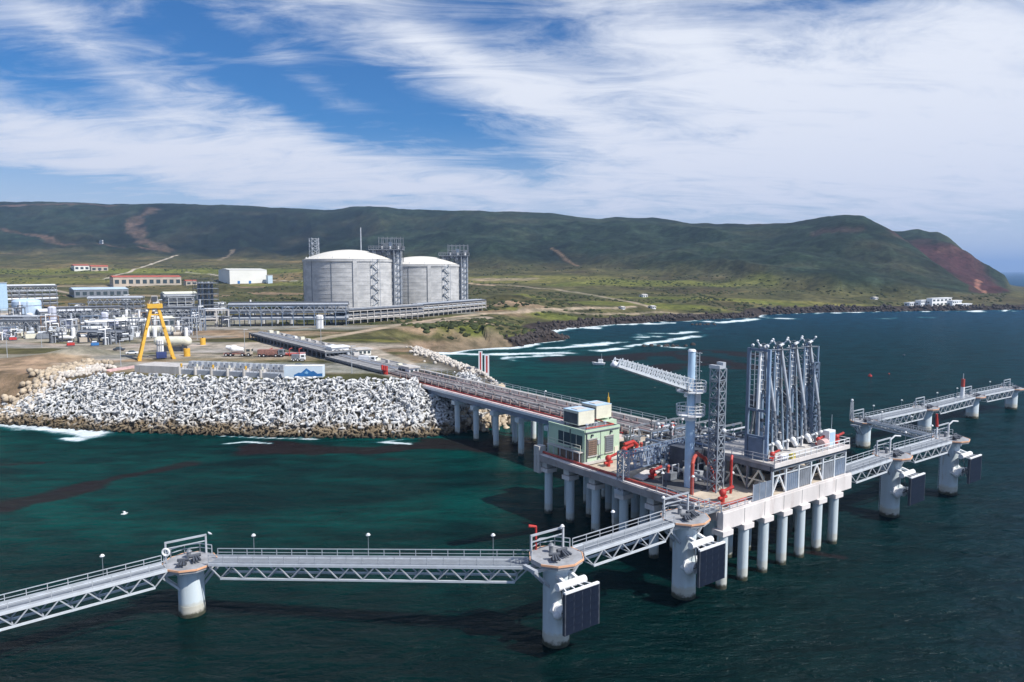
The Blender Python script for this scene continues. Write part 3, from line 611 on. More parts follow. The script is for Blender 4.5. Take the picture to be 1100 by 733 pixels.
diag_cache = {}
def gangway(label, p, q, wd=2.0, depth=1.95, panel=3.1, group="steel truss gangways between the dolphins", solid=False, trim=(3.4, 3.4), lamps=0):
    p = Vector(p); q = Vector(q); d = q-p; L_ = math.hypot(d.x, d.y); u = Vector((d.x/L_, d.y/L_, 0)); sl_ = d.z/L_
    p = p+u*trim[0]+Vector((0, 0, sl_*trim[0])); L_ -= trim[0]+trim[1]; rz = math.atan2(d.y, d.x)
    t = thing('gangway', label, 'gangway', p, rz, group)
    zz = lambda x: sl_*x
    MB().quadbox([(0, -wd/2, -.12), (L_, -wd/2, zz(L_)-.12), (L_, wd/2, zz(L_)-.12), (0, wd/2, -.12), (0, -wd/2, 0), (L_, -wd/2, zz(L_)), (L_, wd/2, zz(L_)), (0, wd/2, 0)]).build('deck', walk_m, t)
    n = max(4, round(L_/panel)); pl = L_/n
    for sy in (-1, 1):
        y = sy*(wd/2+.1)
        MB().beam((0, y, -.12), (L_, y, zz(L_)-.12), .24, .34).build('top_chord', chord_m, t)
        MB().beam((pl*.5, y, zz(pl*.5)-depth), (L_-pl*.5, y, zz(L_-pl*.5)-depth), .22, .24).build('bottom_chord', chord_m, t)
        for k in range(n):
            x0 = k*pl; xm = x0+pl/2
            inst(MB().beam((0, 0, -.25), (pl/2, 0, -depth+.1+sl_*pl/2), .13).mesh('diagonal_brace', galv), 'diagonal_brace', t, (x0, y, zz(x0)))
            inst(MB().beam((0, 0, -depth+.1-sl_*pl/2), (pl/2, 0, -.25), .13).mesh('diagonal_brace', galv), 'diagonal_brace', t, (xm, y, zz(x0+pl)))
        np_ = max(3, round(L_/2.1)); post = MB().beam((0, 0, 0), (0, 0, 1.2), .075).mesh('railing_post', galv)
        for k in range(np_+1): inst(post, 'railing_post', t, (L_*k/np_, y, zz(L_*k/np_)))
        MB().beam((0, y, 1.2), (L_, y, zz(L_)+1.2), .09).beam((0, y, .7), (L_, y, zz(L_)+.7), .06).beam((0, y, .18), (L_, y, zz(L_)+.18), .035, .2).build('handrail', galv, t)
    cm = MB().beam((0, -wd/2, -depth), (0, wd/2, -depth), .12).mesh('cross_member', galv)
    for k in range(n): inst(cm, 'cross_member', t, (pl*(k+.5), 0, zz(pl*(k+.5))))
    return t
walk_m = mat('walkway_grating', (0.20, 0.225, 0.255), 0.75, var=0.12, scale=1.5)
chord_m = mat('chord_steel', (0.58, 0.62, 0.66), 0.5, 0.1, var=0.08, scale=0.8)
zt = {'m': 7.1, 'b': 10.9}
def c3(c, z): return (c[0], c[1], z)
offL = (c_m1[0]+(-32.0*A[0])+2.5, c_m1[1]+(-32.0*A[1])-1.0)
gl = (P(-250, 716, 7.4)[0], P(-250, 716, 7.4)[1])
gangway("truss gangway running off the left edge of the picture from the lone mooring dolphin", c3(c_m1, 7.15), c3(gl, 7.15), trim=(3.2, 0))
gangway("long truss gangway from the lone mooring dolphin to the nearest fender dolphin", c3(c_m1, 7.15), c3(c_b1, 9.9), trim=(3.3, 3.3))
gangway("truss gangway between the two fender dolphins left of the loading platform", c3(c_b1, 10.6), c3(c_b2, 11.3))
s3, t3 = w2l(c_b3)
gangway("truss gangway from the right end of the loading platform to the first fender dolphin", W(34.3, t3, 11.1), c3(c_b3, 11.4), trim=(0, 3.3), wd=3.0)
gangway("short truss gangway joining the two fender dolphins right of the platform", c3(c_b3, 11.4), c3(c_b4, 11.4), wd=3.0)
gangway("thin dark gangway crossing from the outer fender dolphin back to the far row", c3(c_b4, 11.0), c3(c_m2, 7.0), depth=1.1, wd=1.4)
FW = "wide grey walkways of the far mooring row"
gangway("first walkway of the far row, behind the right hand fender dolphins", c3(c_m2, 6.95), c3(c_m3, 6.95), wd=3.4, depth=2.4, group=FW)
gangway("middle walkway of the far row, left of the red topped light mast", c3(c_m3, 6.95), c3(c_m4, 6.95), wd=3.4, depth=2.2, group=FW)
gangway("last walkway of the far row, ending at the outermost dolphin", c3(c_m4, 6.95), c3(c_m5, 6.95), wd=3.4, depth=2.2, group=FW)
# connection from dolphin 2 to the platform corner
b = berth('footbridge', "short grey footbridge with railings from the left fender dolphin onto the loading platform", 'footbridge', w2l(c_b2)[0]+2.9, w2l(c_b2)[1], 11.25)
MB().box(0, 3.4, -.9, .9, -.2, 0).build('deck', walk_m, b); handrail(b, [(0, -.9, 0), (3.4, -.9, 0)], step=1.2); handrail(b, [(0, .9, 0), (3.4, .9, 0)], step=1.2)

# lamp posts with white domed heads
def lamp_proto(h):
    t = thing('lamp_post', '', 'lamp', (0, 0, 0))
    MB().tube((0, 0, 0), (0, 0, h), .045, 6).build('pole', mgrey, t); MB().ball((0, 0, h), .24, 10, 6, 1.0, -.2, pi/2).tube((0, 0, h-.12), (0, 0, h), .2, 10, .3).build('lamp_head', white, t, smooth=True)
    return t
def gpt(p, q, f, z): return (p[0]+(q[0]-p[0])*f, p[1]+(q[1]-p[1])*f, z)
LG = "white domed lamps along the gangways"
nrm = lambda p, q, o: (-(q[1]-p[1])/math.hypot(q[0]-p[0], q[1]-p[1])*o, (q[0]-p[0])/math.hypot(q[0]-p[0], q[1]-p[1])*o)
lamps = [(gl, c_m1, .42, 7.1, "lamp post on the far rail of the leftmost gangway, near the picture's left edge"), (gl, c_m1, .745, 7.1, "lamp post on the leftmost gangway, nearer the lone mooring dolphin"),
         (c_m1, c_b1, .175, 7.6, "lamp post on the long gangway, closest to the lone mooring dolphin"), (c_m1, c_b1, .50, 8.6, "lamp post at the middle of the long gangway"), (c_m1, c_b1, .835, 9.5, "lamp post on the long gangway, closest to the nearest fender dolphin"),
         (c_b1, c_b2, .08, 10.8, "lamp post at the nearest fender dolphin, start of the next gangway"), (c_b1, c_b2, .45, 11.0, "lamp post halfway along the gangway to the loading platform"), (c_b1, c_b2, .86, 11.2, "lamp post at the platform end of the left fender gangway"),
         (c_b3, c_b4, .3, 11.4, "lamp post on the gangway between the right fender dolphins"), (c_b3, c_b4, .75, 11.4, "lamp post beside the outer right fender dolphin"),
         (c_m2, c_m3, .2, 6.9, "lamp post on the first far walkway, nearest its left dolphin"), (c_m2, c_m3, .65, 6.9, "lamp post on the first far walkway, towards the V headed dolphin"), (c_m3, c_m4, .3, 6.9, "lamp post on the middle far walkway, left one"),
         (c_m3, c_m4, .72, 6.9, "lamp post on the middle far walkway, right one"), (c_m4, c_m5, .5, 6.9, "lamp post on the last far walkway"), (c_b4, c_m2, .35, 10, "lamp post on the thin crossing gangway, nearer the outer fender dolphin"), (c_b4, c_m2, .7, 8.4, "lamp post on the thin crossing gangway, nearer the far row")]
lp0 = lamp_proto(3.0)
for i, (p, q, f_, z, lab) in enumerate(lamps):
    o_ = nrm(p, q, 1.15); 
    if (q[0]-p[0]) < 0: o_ = (-o_[0], -o_[1])
    a = gpt(p, q, f_, z); loc = (a[0]+o_[0], a[1]+o_[1], z)
    if i == 0: lp0.location = loc; lp0['label'] = lab; lp0['group'] = LG
    else: dup(lp0, loc, 0, lab, LG)
# small marks on the dolphins
t = thing('fire_monitor', "small red fire monitor on a post behind the nearest fender dolphin", 'fire monitor', (c_b1[0]-2.4, c_b1[1]+1.8, 10.9), 0)
MB().tube((0, 0, 0), (0, 0, 2.9), .13, 8).build('post', red, t); MB().tube((.05, 0, 2.9), (-.9, -.15, 3.05), .15, 8, .2).build('nozzle', red, t)
t = thing('light_mast', "short white and red light mast on the third far mooring dolphin", 'mast', (c_m4[0]-6.2, c_m4[1]-4.5, 6.95))
MB().tube((0, 0, 0), (0, 0, 3.4), .55, 10).build('lower_mast', white, t, smooth=True); MB().tube((0, 0, 3.4), (0, 0, 5.8), .5, 10).build('upper_mast', dred, t, smooth=True); MB().tube((0, 0, 5.8), (0, 0, 7.4), .12, 6).build('spike', galv, t)
t = thing('signal_mast', "thin lattice signal mast on the first far mooring dolphin", 'mast', (c_m2[0]-2.6, c_m2[1]+1.5, 6.9))
b = MB()
for sx, sy in ((-.3, -.3), (.3, -.3), (.3, .3), (-.3, .3)): b.beam((sx, sy, 0), (sx*.7, sy*.7, 4.6), .12)
for k in range(5): b.beam((-.3, -.3, k*.9), (.3, -.3, k*.9+.9), .08); b.beam((.3, .3, k*.9), (-.3, .3, k*.9+.9), .08)
b.build('lattice', galv, t); MB().ball((0, 0, 5), .35, 8, 6).build('beacon', white, t)
t = thing('signal_mast', "red tipped signal mast beside the outer right fender dolphin", 'mast', (c_b4[0]-3.2, c_b4[1]-.4, 11.4)); MB().tube((0, 0, 0), (0, 0, 2.4), .14, 8).build('pole', white, t); MB().tube((0, 0, 2.4), (-.2, 0, 5.0), .3, 8, .2).build('red_flag_board', red, t)
for c_, lab in ((c_b4, "white davit arm on the outer right fender dolphin"), (c_b3, "white davit arm on the fender dolphin off the platform's right end")):
    t = thing('davit', lab, 'davit', (c_[0]+.4, c_[1]+1.6, 11.4)); MB().path([(0, 0, 0), (0, 0, 2.4), (.9, .2, 3.1), (2.0, .3, 3.0)], .14).build('arm', white, t)
t = thing('life_ring_post', "white life ring on the rail post of the lone mooring dolphin", 'life ring', (c_m1[0]-2.6, c_m1[1]-1.0, 7.1))
b = MB()
for k in range(12):
    a0, a1 = 2*pi*k/12, 2*pi*(k+1)/12; b.tube((.45*cos(a0), -.1, 1.6+.45*sin(a0)), (.45*cos(a1), -.1, 1.6+.45*sin(a1)), .13, 6)
b.build('ring', white, t); MB().beam((0, 0, 0), (0, 0, 2.2), .1).build('post', galv, t)

# ------------------------------------------------------------------ loading platform
pf = berth('loading_platform', "large concrete loading platform on rows of round piles carrying the loading arms and control building", 'jetty platform')
S0, S1, T0, T1, ZD = .3, 34.3, 0.0, 41.5, 11.0
MB().box(S0+.35, S1-.35, T0+.45, T1-.3, ZD-1.0, ZD-.02).build('deck_slab', deckm, pf)
MB().box(S0, S1, T0-.5, T0+.45, ZD-2.35, ZD+.02).build('front_beam', conc_w, pf)
MB().box(S0-.3, S0+.35, T0+.45, T1-.3, ZD-1.15, ZD+.0).build('side_beam', mat('stained_side_concrete', (.33,.30,.29), .9, var=.2, scale=.3, dirt=(.20,.11,.09), dirtamt=.6), pf); MB().box(S1-.35, S1+.1, T0+.45, T1-.3, ZD-1.6, ZD).build('side_beam', conc, pf)
MB().box(S0-.5, S1, T1-.3, T1+.4, ZD-2.0, ZD+.01).build('back_beam', conc, pf)
MB().box(S0-.4, S0+1.2, T1-1.0, T1+.6, ZD-3.4, ZD+1.6).build('corner_wall', conc, pf)
rows_t = [0.0, 6.7, 13.4, 20.1, 26.8, 33.5, 39.6]
blk = MB().box(-1.15, 1.15, -1.0, 1.0, -.75, 0).mesh('pile_cap', conc_w)
for j, tt in enumerate(rows_t):
    MB().box(S0+.2, S1-.2, tt+(.46 if j == 0 else -.7), tt+.75, ZD-2.2, ZD-1.01).build('cross_beam', conc, pf)
    for i in range(7):
        if j > 5 and i > 5: continue
        s_ = .9+i*4.83+.6*(j > 0)
        inst(pile_me, 'pile', pf, (s_, tt, ZD-2.6), (0, 0, 0), (.76, .76, 3.4)); inst(blk, 'pile_cap', pf, (s_, tt+.03, ZD-2.36))
# weathering joints and kerbs along the front
MB().box(S0, S1, T0-.42, T0-.2, ZD+.02, ZD+.28).build('kerb', conc_w, pf)
for k in range(1, 7): MB().box(S0+k*4.86-.04, S0+k*4.86+.04, T0-.53, T0-.5, ZD-2.2, ZD).build('joint', conc_d, pf)
handrail(pf, [(S0+.1, T0, ZD), (S0+.1, 12, ZD)]); handrail(pf, [(S0+.1, T0-.1, ZD), (7.5, T0-.1, ZD)])
# red fire main along the left side
MB().path([(.9, 41, ZD+.45), (.9, 4.5, ZD+.45), (3.2, 1.2, ZD+.45), (9.5, 1.2, ZD+.45)], .22).build('fire_main', dred, pf, smooth=True)
MB().box(.2, 1.35, 4.5, 41.2, ZD+.0, ZD+.18).build('kerb', conc_w, pf)
MB().box(3.2, 9.4, .5, 1.0, ZD, ZD+.22).build('kerb', conc_w, pf)
# dark equipment decks
MB().box(2.4, 13.2, 8.5, 18.2, ZD, ZD+.14).build('asphalt_pad', asph, pf)
# control building
cb = berth('control_building', "pale green two storey control building on the left corner of the loading platform", 'building', 0, 0, ZD+.15)
MB().prism([(2, 30.3), (10.4, 30.3), (10.4, 35.2), (14.5, 35.2), (14.5, 40.3), (2, 40.3)], 0, 5.7).build('wall', green, cb)
MB().box(1.4, 11, 29.7, 30.3, -.0, .35).build('plinth', conc, cb)
b = MB()
for (x0, y0, x1, y1) in ((2, 30.3, 10.4, 30.3), (10.4, 30.3, 10.4, 35.2), (2, 30.3, 2, 40.3)): b.beam((x0, y0, 5.85), (x1, y1, 5.85), .3, .34)
b.build('parapet', green, cb)
MB().box(2.2, 10.2, 30.5, 40.1, 5.7, 5.74).build('roof', mgrey, cb)
def louvre(parent, s0, s1, z0, z1, m_, n=7):
    f = MB().box(s0-.12, s1+.12, 30.16, 30.3, z0-.12, z1+.12).build('window', conc_d, parent)
    for k in range(n): inst(MB().box(s0, s1, -.1, 0, 0, (z1-z0)/n*.72).mesh('slat', m_), 'slat', f, (0, 30.15, z0+(z1-z0)*k/n))
louvre(cb, 2.7, 4.7, 1.5, 4.2, brown); louvre(cb, 6.9, 8.7, 1.6, 4.3, mgrey)
MB().box(2.2, 2.5, 30.22, 30.3, 0, 5.6).build('corner_trim', dgrey, cb); MB().box(5.7, 5.78, 30.24, 30.3, 0, 5.7).build('downpipe', mgrey, cb)
MB().box(9.2, 10.1, 30.2, 30.3, 0, 2.2).build('door', cream, cb)
MB().box(1.9, 2.0, 31, 33.9, 2.6, 4.9).build('window', glass, cb); MB().box(1.9, 2.0, 34.4, 37.4, 2.6, 4.9).build('window', glass, cb)
MB().box(1.9, 2.0, 31.2, 37.6, .2, 1.9).build('lower_cladding', brown, cb); MB().box(1.88, 2.0, 34.1, 34.25, 0, 5.6).build('corner_trim', dgrey, cb)
for (x0, x1, z0, z1) in ((2.7, 4.7, 1.5, 4.2), (6.9, 8.7, 1.6, 4.3)):
    b = MB(); b.box(x0-.2, x1+.2, 30.05, 30.16, z1+.1, z1+.25).box(x0-.2, x1+.2, 30.0, 30.16, z0-.3, z0-.14); b.build('window_frame', conc, cb)
MB().beam((2.05, 30.12, 5.62), (10.3, 30.12, 5.62), .14).build('gutter', mgrey, cb); MB().box(4.9, 5.5, 30.1, 30.3, 3.2, 4.0).build('junction_box', galv, cb); MB().path([(5.2, 30.15, 3.2), (5.2, 30.15, 1.2), (6.4, 30.15, 1.2)], .05, 6).build('conduit', mgrey, cb)
for k in range(3): MB().tube((4+2.2*k, 32, 5.7), (4+2.2*k, 32, 6.6), .22, 10).tube((4+2.2*k, 32, 6.6), (4+2.2*k, 32, 6.75), .38, 10, .1).build('roof_vent', galv, cb, smooth=True)
for yy in (32.45, 35.9): MB().box(1.86, 1.9, yy-.05, yy+.05, 2.6, 4.9).build('mullion', cream, cb)
for (x, z) in ((3.6, 5.0), (8.2, 5.1), (5.2, .9)): MB().box(x-.18, x+.18, 29.95, 30.3, z-.15, z+.15).build('wall_lamp', dgrey, cb)
handrail(cb, [(1.2, 30.6, 2.2), (1.2, 39.5, 2.2)], m_=cream); MB().box(.9, 2, 30.6, 39.5, 2.0, 2.18).build('balcony', conc, cb)
for k in range(6): MB().beam((1.1, 30.7+k*1.75, -.1), (1.1, 30.7+k*1.75, 2.0), .14).build('balcony_post', galv, cb)
MB().path([(3, 31.2, 6.1), (9.8, 31.2, 6.1), (9.8, 39, 6.1)], .12).build('roof_pipe', dred, cb)
def acunit(label, s0, s1, t0, t1, z):
    a = berth('air_handling_unit', label, 'air conditioner', s0, t0, z, "white air handling units on the control building roof")
    L_, B_ = s1-s0, t1-t0
    MB().box(0, L_, 0, B_, .4, 2.9).build('casing', cream, a, bevel=.05); MB().box(-.06, 0, .25, B_-.25, .6, 2.5).build('intake_grille', dgrey, a)
    MB().box(-.03, L_+.03, -.03, B_+.03, 2.9, 2.98).build('lid', paleb, a)
    b = MB()
    for x in (.2, L_-.3):
        for y in (.1, B_-.3): b.box(x, x+.18, y, y+.18, 0, .4)
    b.build('leg', dgrey, a)
    MB().box(L_*.2, L_*.8, B_*.3, B_*.7, 2.98, 3.1).build('fan_cowl', conc, a)
acunit("left of the two white air handling units on the green building's roof", 3.4, 7.3, 33.6, 37.8, ZD+5.9)
acunit("right of the two white air handling units on the green building's roof", 9.9, 13.8, 35.9, 40.1, ZD+5.9)
def hydrant(label, s, t, z=ZD, big=1.0, arch=False):
    a = berth('fire_monitor', label, 'fire monitor', s, t, z, "red fire fighting monitors on the platform")
    MB().tube((0, 0, 0), (0, 0, .9*big), .28*big, 10).build('body', red, a, smooth=True); MB().ball((0, 0, 1.1*big), .45*big, 10, 6).build('valve', red, a, smooth=True)
    MB().tube((0, 0, 1.2*big), (1.3*big, -.5*big, 1.7*big), .17*big, 8, .22*big).build('barrel', red, a, smooth=True); MB().tube((-.7*big, 0, .5*big), (.7*big, 0, .5*big), .2*big, 8).build('outlet', red, a)
    if arch: MB().path([(.7*big, 0, .3), (2.2*big, 0, .3), (2.6*big, 0, 1.8), (1.8*big, 0, 2.6), (0, 0, 2.4)], .24*big).build('arched_pipe', red, a, smooth=True)
hydrant("red fire monitor in front of the green control building", 4.9, 27.4, big=1.3)
hydrant("arched red fire pipework on sandy deck right of the green building", 11.6, 30.2, big=1.3, arch=True)
hydrant("red fire monitor beside the white ramp in mid platform", 5.1, 17.3, big=1.2)
hydrant("large red fire monitor at the foot of the lattice tower near the front corner", 4.9, 3.2, big=1.25)
hydrant("red fire box at left front of the upper arm deck", 14.6, 1.6, 16, big=.9)
hydrant("red fire monitor left of the white cabinet on the upper deck", 29.0, 2.6, 16, big=1.0); hydrant("red fire monitor right of the white cabinet on the upper deck", 33.3, 1.9, 16, big=1.0)
a = berth('pipe_hoop', "tall red pipe hoop behind the front dolphin, left of the lattice tower", 'pipe', 4.0, 8.2, ZD)
MB().path([(0, 0, 0), (0, 0, 4.7), (1.0, .6, 5.3), (3.0, 1.6, 5.6), (4.6, 1.4, 4.6), (5.2, .4, 2.6), (5.2, 0, 0)], .3, 10).build('hoop', dred, a, smooth=True)
MB().path([(3.8, -1.2, 0), (4.3, -1.2, 3.4), (4.0, -1.0, 5.0)], .24, 8).build('riser', red, a, smooth=True)
for (s, t, z, lab) in ((9.2, 5.0, 2.4, "red vertical riser at the lattice tower's right foot"),):
    a = berth('fire_riser', lab, 'pipe', s, t, ZD); MB().path([(0, 0, 0), (0, 0, 5.2), (.5, .3, 5.8)], .2).build('pipe', red, a, smooth=True)

# gangway tower: blue mast with boom
cr = berth('gangway_crane', "tall pale blue mast with two round platforms and a long white lattice boom", 'crane', 6.4, 10.8, ZD)
MB().tube((0, 0, 0), (0, 0, 10.8), .74, 20).build('lower_mast', paleb, cr, smooth=True); MB().tube((0, 0, 10.8), (0, 0, 11.6), 1.0, 20, .78).build('collar', white, cr, smooth=True)
MB().tube((0, 0, 11.6), (0, 0, 21.6), .62, 20, .56).build('upper_mast', paleb, cr, smooth=True); MB().tube((0, 0, 21.6), (0, 0, 21.9), .66, 20, .5).build('mast_cap', white, cr, smooth=True)
for z_, r_ in ((11.6, 2.2), (15.3, 2.3)):
    pl_ = MB().prism([(r_*cos(2*pi*i/12), r_*sin(2*pi*i/12)) for i in range(12)], z_, z_+.14).build('service_platform', white, cr)
    handrail(pl_, [(r_*cos(2*pi*i/12), r_*sin(2*pi*i/12), z_+.14) for i in range(13)], m_=white, step=3, h=1.5, levels=(1, .66, .33))
# boom towards the upper left; ends at s=-11.5 relative to the berth, z about 31.8
bx, bz0, bz1 = -16.1, 15.6, 20.6
bd = Vector((bx, 0, bz1-bz0)); bl = bd.length; ub = bd.normalized(); un = Vector((-ub.z, 0, ub.x))
if un.z < 0: un = -un
b1 = MB(); b2 = MB(); n_ = 16
def bp(f_, y, h): return Vector((-.5, 0, bz0))+bd*f_+Vector((0, y, 0))+un*h
for y in (-.75, .75):
    b1.beam(bp(0, y, 0), bp(1, y, .1), .22, .36)
    b2.beam(bp(0, y, 1.7), bp(.98, y, 1.1), .1)
    for k in range(n_):
        f0, f1 = k/n_, (k+1)/n_
        b2.beam(bp(f0, y, 0), bp((f0+f1)/2, y, 1.9-.6*(f0+f1)/2), .1); b2.beam(bp((f0+f1)/2, y, 1.9-.6*(f0+f1)/2), bp(f1, y, 0), .1)
    b2.beam(bp(0, y, .95), bp(1, y, .7), .08)
for k in range(n_+1): b1.beam(bp(k/n_, -.75, 0), bp(k/n_, .75, 0), .18)
bm = b1.build('boom', chord_m, cr); b2.build('boom_lattice', chord_m, bm)
MB().quadbox([bp(0, -.7, .1), bp(1, -.7, .15), bp(1, .7, .15), bp(0, .7, .1), bp(0, -.7, .2), bp(1, -.7, .25), bp(1, .7, .25), bp(0, .7, .2)]).build('boom_walkway', white, bm)
MB().ball(bp(1, 0, .2), .45, 10, 6).build('boom_tip', white, cr, smooth=True)
b = MB()
for sx in (-.3, .3): b.beam((1.5, sx, 11.8), (1.5, sx, 21.4), .08)
for k in range(20): b.beam((1.5, -.3, 12+k*.48), (1.5, .3, 12+k*.48), .06)
for z_ in (17.6, 19.2, 20.8): b.beam((0, 0, z_), (1.5, 0, z_), .1); 
for z_ in (17, 18.4, 19.8, 21.2):
    for k in range(6): a0, a1 = -pi/2+pi*k/6, -pi/2+pi*(k+1)/6; b.beam((1.5+.6*cos(a0), .6*sin(a0), z_), (1.5+.6*cos(a1), .6*sin(a1), z_), .05)
b.build('caged_ladder', galv, cr)
MB().ball((-1.6, -.3, 14.9), .3).build('hook_block', white, cr); MB().box(.6, 1.8, -.5, .5, 13.4, 14.8).build('winch', white, cr)

def lattice_tower(name, label, s, t, z0, z1, wd, m_, cat='tower', clutter=False):
    a = berth(name, label, cat, s, t, z0); h = z1-z0; n = max(3, round(h/wd/1.05)); q = wd/2
    cs = [(-q, -q), (q, -q), (q, q), (-q, q)]
    for x, y in cs: MB().beam((x, y, 0), (x, y, h), .17).build('corner_post', m_, a)
    for k in range(n):
        b = MB(); za, zb = h*k/n, h*(k+1)/n
        for i in range(4):
            p, r = cs[i], cs[(i+1) % 4]; b.beam((p[0], p[1], zb), (r[0], r[1], zb), .12); b.beam((p[0], p[1], za), (r[0], r[1], zb), .11)
            if clutter: b.beam((r[0], r[1], za), (p[0], p[1], zb), .09)
        b.build('lattice_bay', m_, a)
    return a, h
tw, h = lattice_tower('gangway_tower', "grey lattice stair tower between the blue mast and the loading arms", 8.3, 7.2, ZD, 30.2, 1.65, mat('dull_lattice_steel', (.27,.31,.36), .55, .15, var=.2), clutter=True)
for k in range(7):
    z_ = 1.5+k*2.6; MB().box(-.95, .95, -.85, .85, z_, z_+.1).build('landing', mgrey, tw)
    MB().beam((-.8 if k % 2 else .8, -.5, z_+.1), (.8 if k % 2 else -.8, -.5, z_+2.6), .5, .14).build('stair_flight', mgrey, tw)
b = MB()
for y in (-.3, .0, .3): b.tube((.3, y, 0), (.3, y, h-.6), .1, 6)
b.build('cable', dgrey, tw); MB().box(-1, -.2, -1, 1, h, h+.5).box(.3, 1, -.6, .6, h, h+.9).build('head_sheave', galv, tw)
MB().ball((.5, -1, 9.6), .35).build('floodlight', white, tw)
lattice_tower('gangway_tower', "slim lattice tower at the right end of the loading arm row", 31.2, 5.5, 16, 29.6, 1.5, blueg, clutter=True)

# stowed access gangway (lattice box girder) and its end tower
sg = berth('access_gangway', "blue grey lattice box girder gangway stowed across the middle of the platform", 'gangway', 1.6, 19.3, 12.6)
n_ = 12; L_ = 18.5; wb, hb = 1.7, 2.6
b = MB(); c_ = MB()
for y in (0, wb):
    for z_ in (0, hb): c_.beam((0, y, z_), (L_, y, z_+.6), .2)
for k in range(n_+1):
    x = L_*k/n_; dz_ = .6*k/n_
    for y in (0, wb): b.beam((x, y, dz_), (x, y, hb+dz_), .11)
    b.beam((x, 0, dz_), (x, wb, dz_), .1); b.beam((x, 0, hb+dz_), (x, wb, hb+dz_), .1)
    if k < n_:
        x1 = L_*(k+1)/n_
        for y in (0, wb): b.beam((x, y, dz_), ((x+x1)/2, y, hb+dz_), .12); b.beam(((x+x1)/2, y, hb+dz_), (x1, y, dz_), .12); b.beam((x, y, hb/2+dz_), (x1, y, hb/2+dz_), .08)
        b.beam((x, 0, hb+dz_), (x1, wb, hb+dz_), .1)
c_.build('chord', blueg, sg); b.build('lattice', mat('light_blue_grey', (.30, .38, .50), .5, var=.15), sg); MB().box(0, L_, .1, wb-.1, .1, .2).build('walkway', mgrey, sg)
e, _ = lattice_tower('gangway_support', "short lattice post holding the left end of the stowed gangway at the platform edge", .9, 19.8, 9.4, 15.8, 1.3, galv, 'support', True)
MB().box(-1.0, 1.0, -1.0, 1.0, -.6, .1).build('base_bracket', galv, e)
a = berth('access_ramp', "broad white ramp sheet leaning below the stowed gangway", 'ramp', 2.8, 17.2, 11.2)
MB().quadbox([(0, 0, 0), (6.8, .6, .9), (6.8, 3.2, .9), (0, 2.2, .0), (0, 0, .2), (6.8, .6, 1.1), (6.8, 3.2, 1.1), (0, 2.2, .2)]).build('ramp_plate', conc_w, a)
MB().beam((6.8, .4, 1.4), (6.0, -8.4, 1.0), .22, .3).build('side_beam', galv, a); handrail(a, [(6.9, 0, .3), (6.1, -7.5, .2)], m_=galv)

# upper deck carrying the loading arms
ud = berth('arm_deck', "raised steel and concrete deck on braced legs that carries the loading arms", 'upper deck', 0, 0, ZD)
US0, US1, UT1, UZ = 13.0, 34.2, 13.6, 4.65
MB().box(US0, US1, .3, UT1, UZ-.15, UZ+.25).build('deck', conc, ud); MB().box(US0-.05, US1+.05, .0, .3, UZ-.3, UZ+.32).build('edge_beam', conc_w, ud)
MB().box(US0+.2, US1-.2, .4, .8, UZ-.95, UZ-.16).build('girder', mgrey, ud); MB().box(US0+.1, US0+.5, .9, UT1, UZ-.95, UZ-.16).build('girder', mgrey, ud)
nb_ = 7
xs = [US0+.3+(US1-US0-.6)*k/(nb_-1) for k in range(nb_)]
for tt in (.6, 5.0, 9.2, 13.2):
    for x in xs: inst(MB().box(-.16, .16, -.16, .16, 0, UZ-.95).mesh('leg', chord_m if tt < 1 else mgrey), 'leg', ud, (x, tt, 0))
for k in (0, 3):
    MB().beam((xs[k], .6, .1), ((xs[k]+xs[k+1])/2, .6, 2.9), .22).beam(((xs[k]+xs[k+1])/2, .6, 2.9), (xs[k+1], .6, .1), .22).build('brace', white, ud)
for k in (1, 2, 4, 5): MB().beam((xs[k], .6, UZ-1), ((xs[k]+xs[k+1])/2, .6, 3.0), .14).beam(((xs[k]+xs[k+1])/2, .6, 3.0), (xs[k+1], .6, UZ-1), .14).build('brace', mgrey, ud)
MB().beam((xs[0], .6, 2.9), (xs[-1], .6, 2.9), .16).build('mid_rail', chord_m, ud)
for (ta, tb) in ((.9, 5.0), (5.0, 9.2), (9.2, 13.2)):
    MB().beam((US0+.3, ta, .2), (US0+.3, (ta+tb)/2, 3.4), .24).beam((US0+.3, (ta+tb)/2, 3.4), (US0+.3, tb, .2), .24).beam((US0+.3, ta, 1.8), (US0+.3, tb, 1.8), .22).build('brace', cream, ud)
for k in range(nb_-1):                                          # screens between the legs
    if k in (0, 3): continue
    s_ = MB().box(xs[k]+.2, xs[k+1]-.2, .52, .56, .05, 2.7).build('screen', blueg if k % 2 else mgrey, ud)
    b = MB()
    for j in range(1, 6): b.box(xs[k]+.2+(xs[k+1]-xs[k]-.4)*j/6-.03, xs[k]+.2+(xs[k+1]-xs[k]-.4)*j/6+.03, .48, .52, .05, 2.7)
    b.build('screen_bar', galv, s_)
handrail(ud, [(US0, .1, UZ+.3), (US1, .1, UZ+.3)], m_=white, step=1.6); handrail(ud, [(US1, .1, UZ+.3), (US1, UT1, UZ+.3)], m_=white); handrail(ud, [(US0, UT1, UZ+.3), (US0, .1, UZ+.3)])
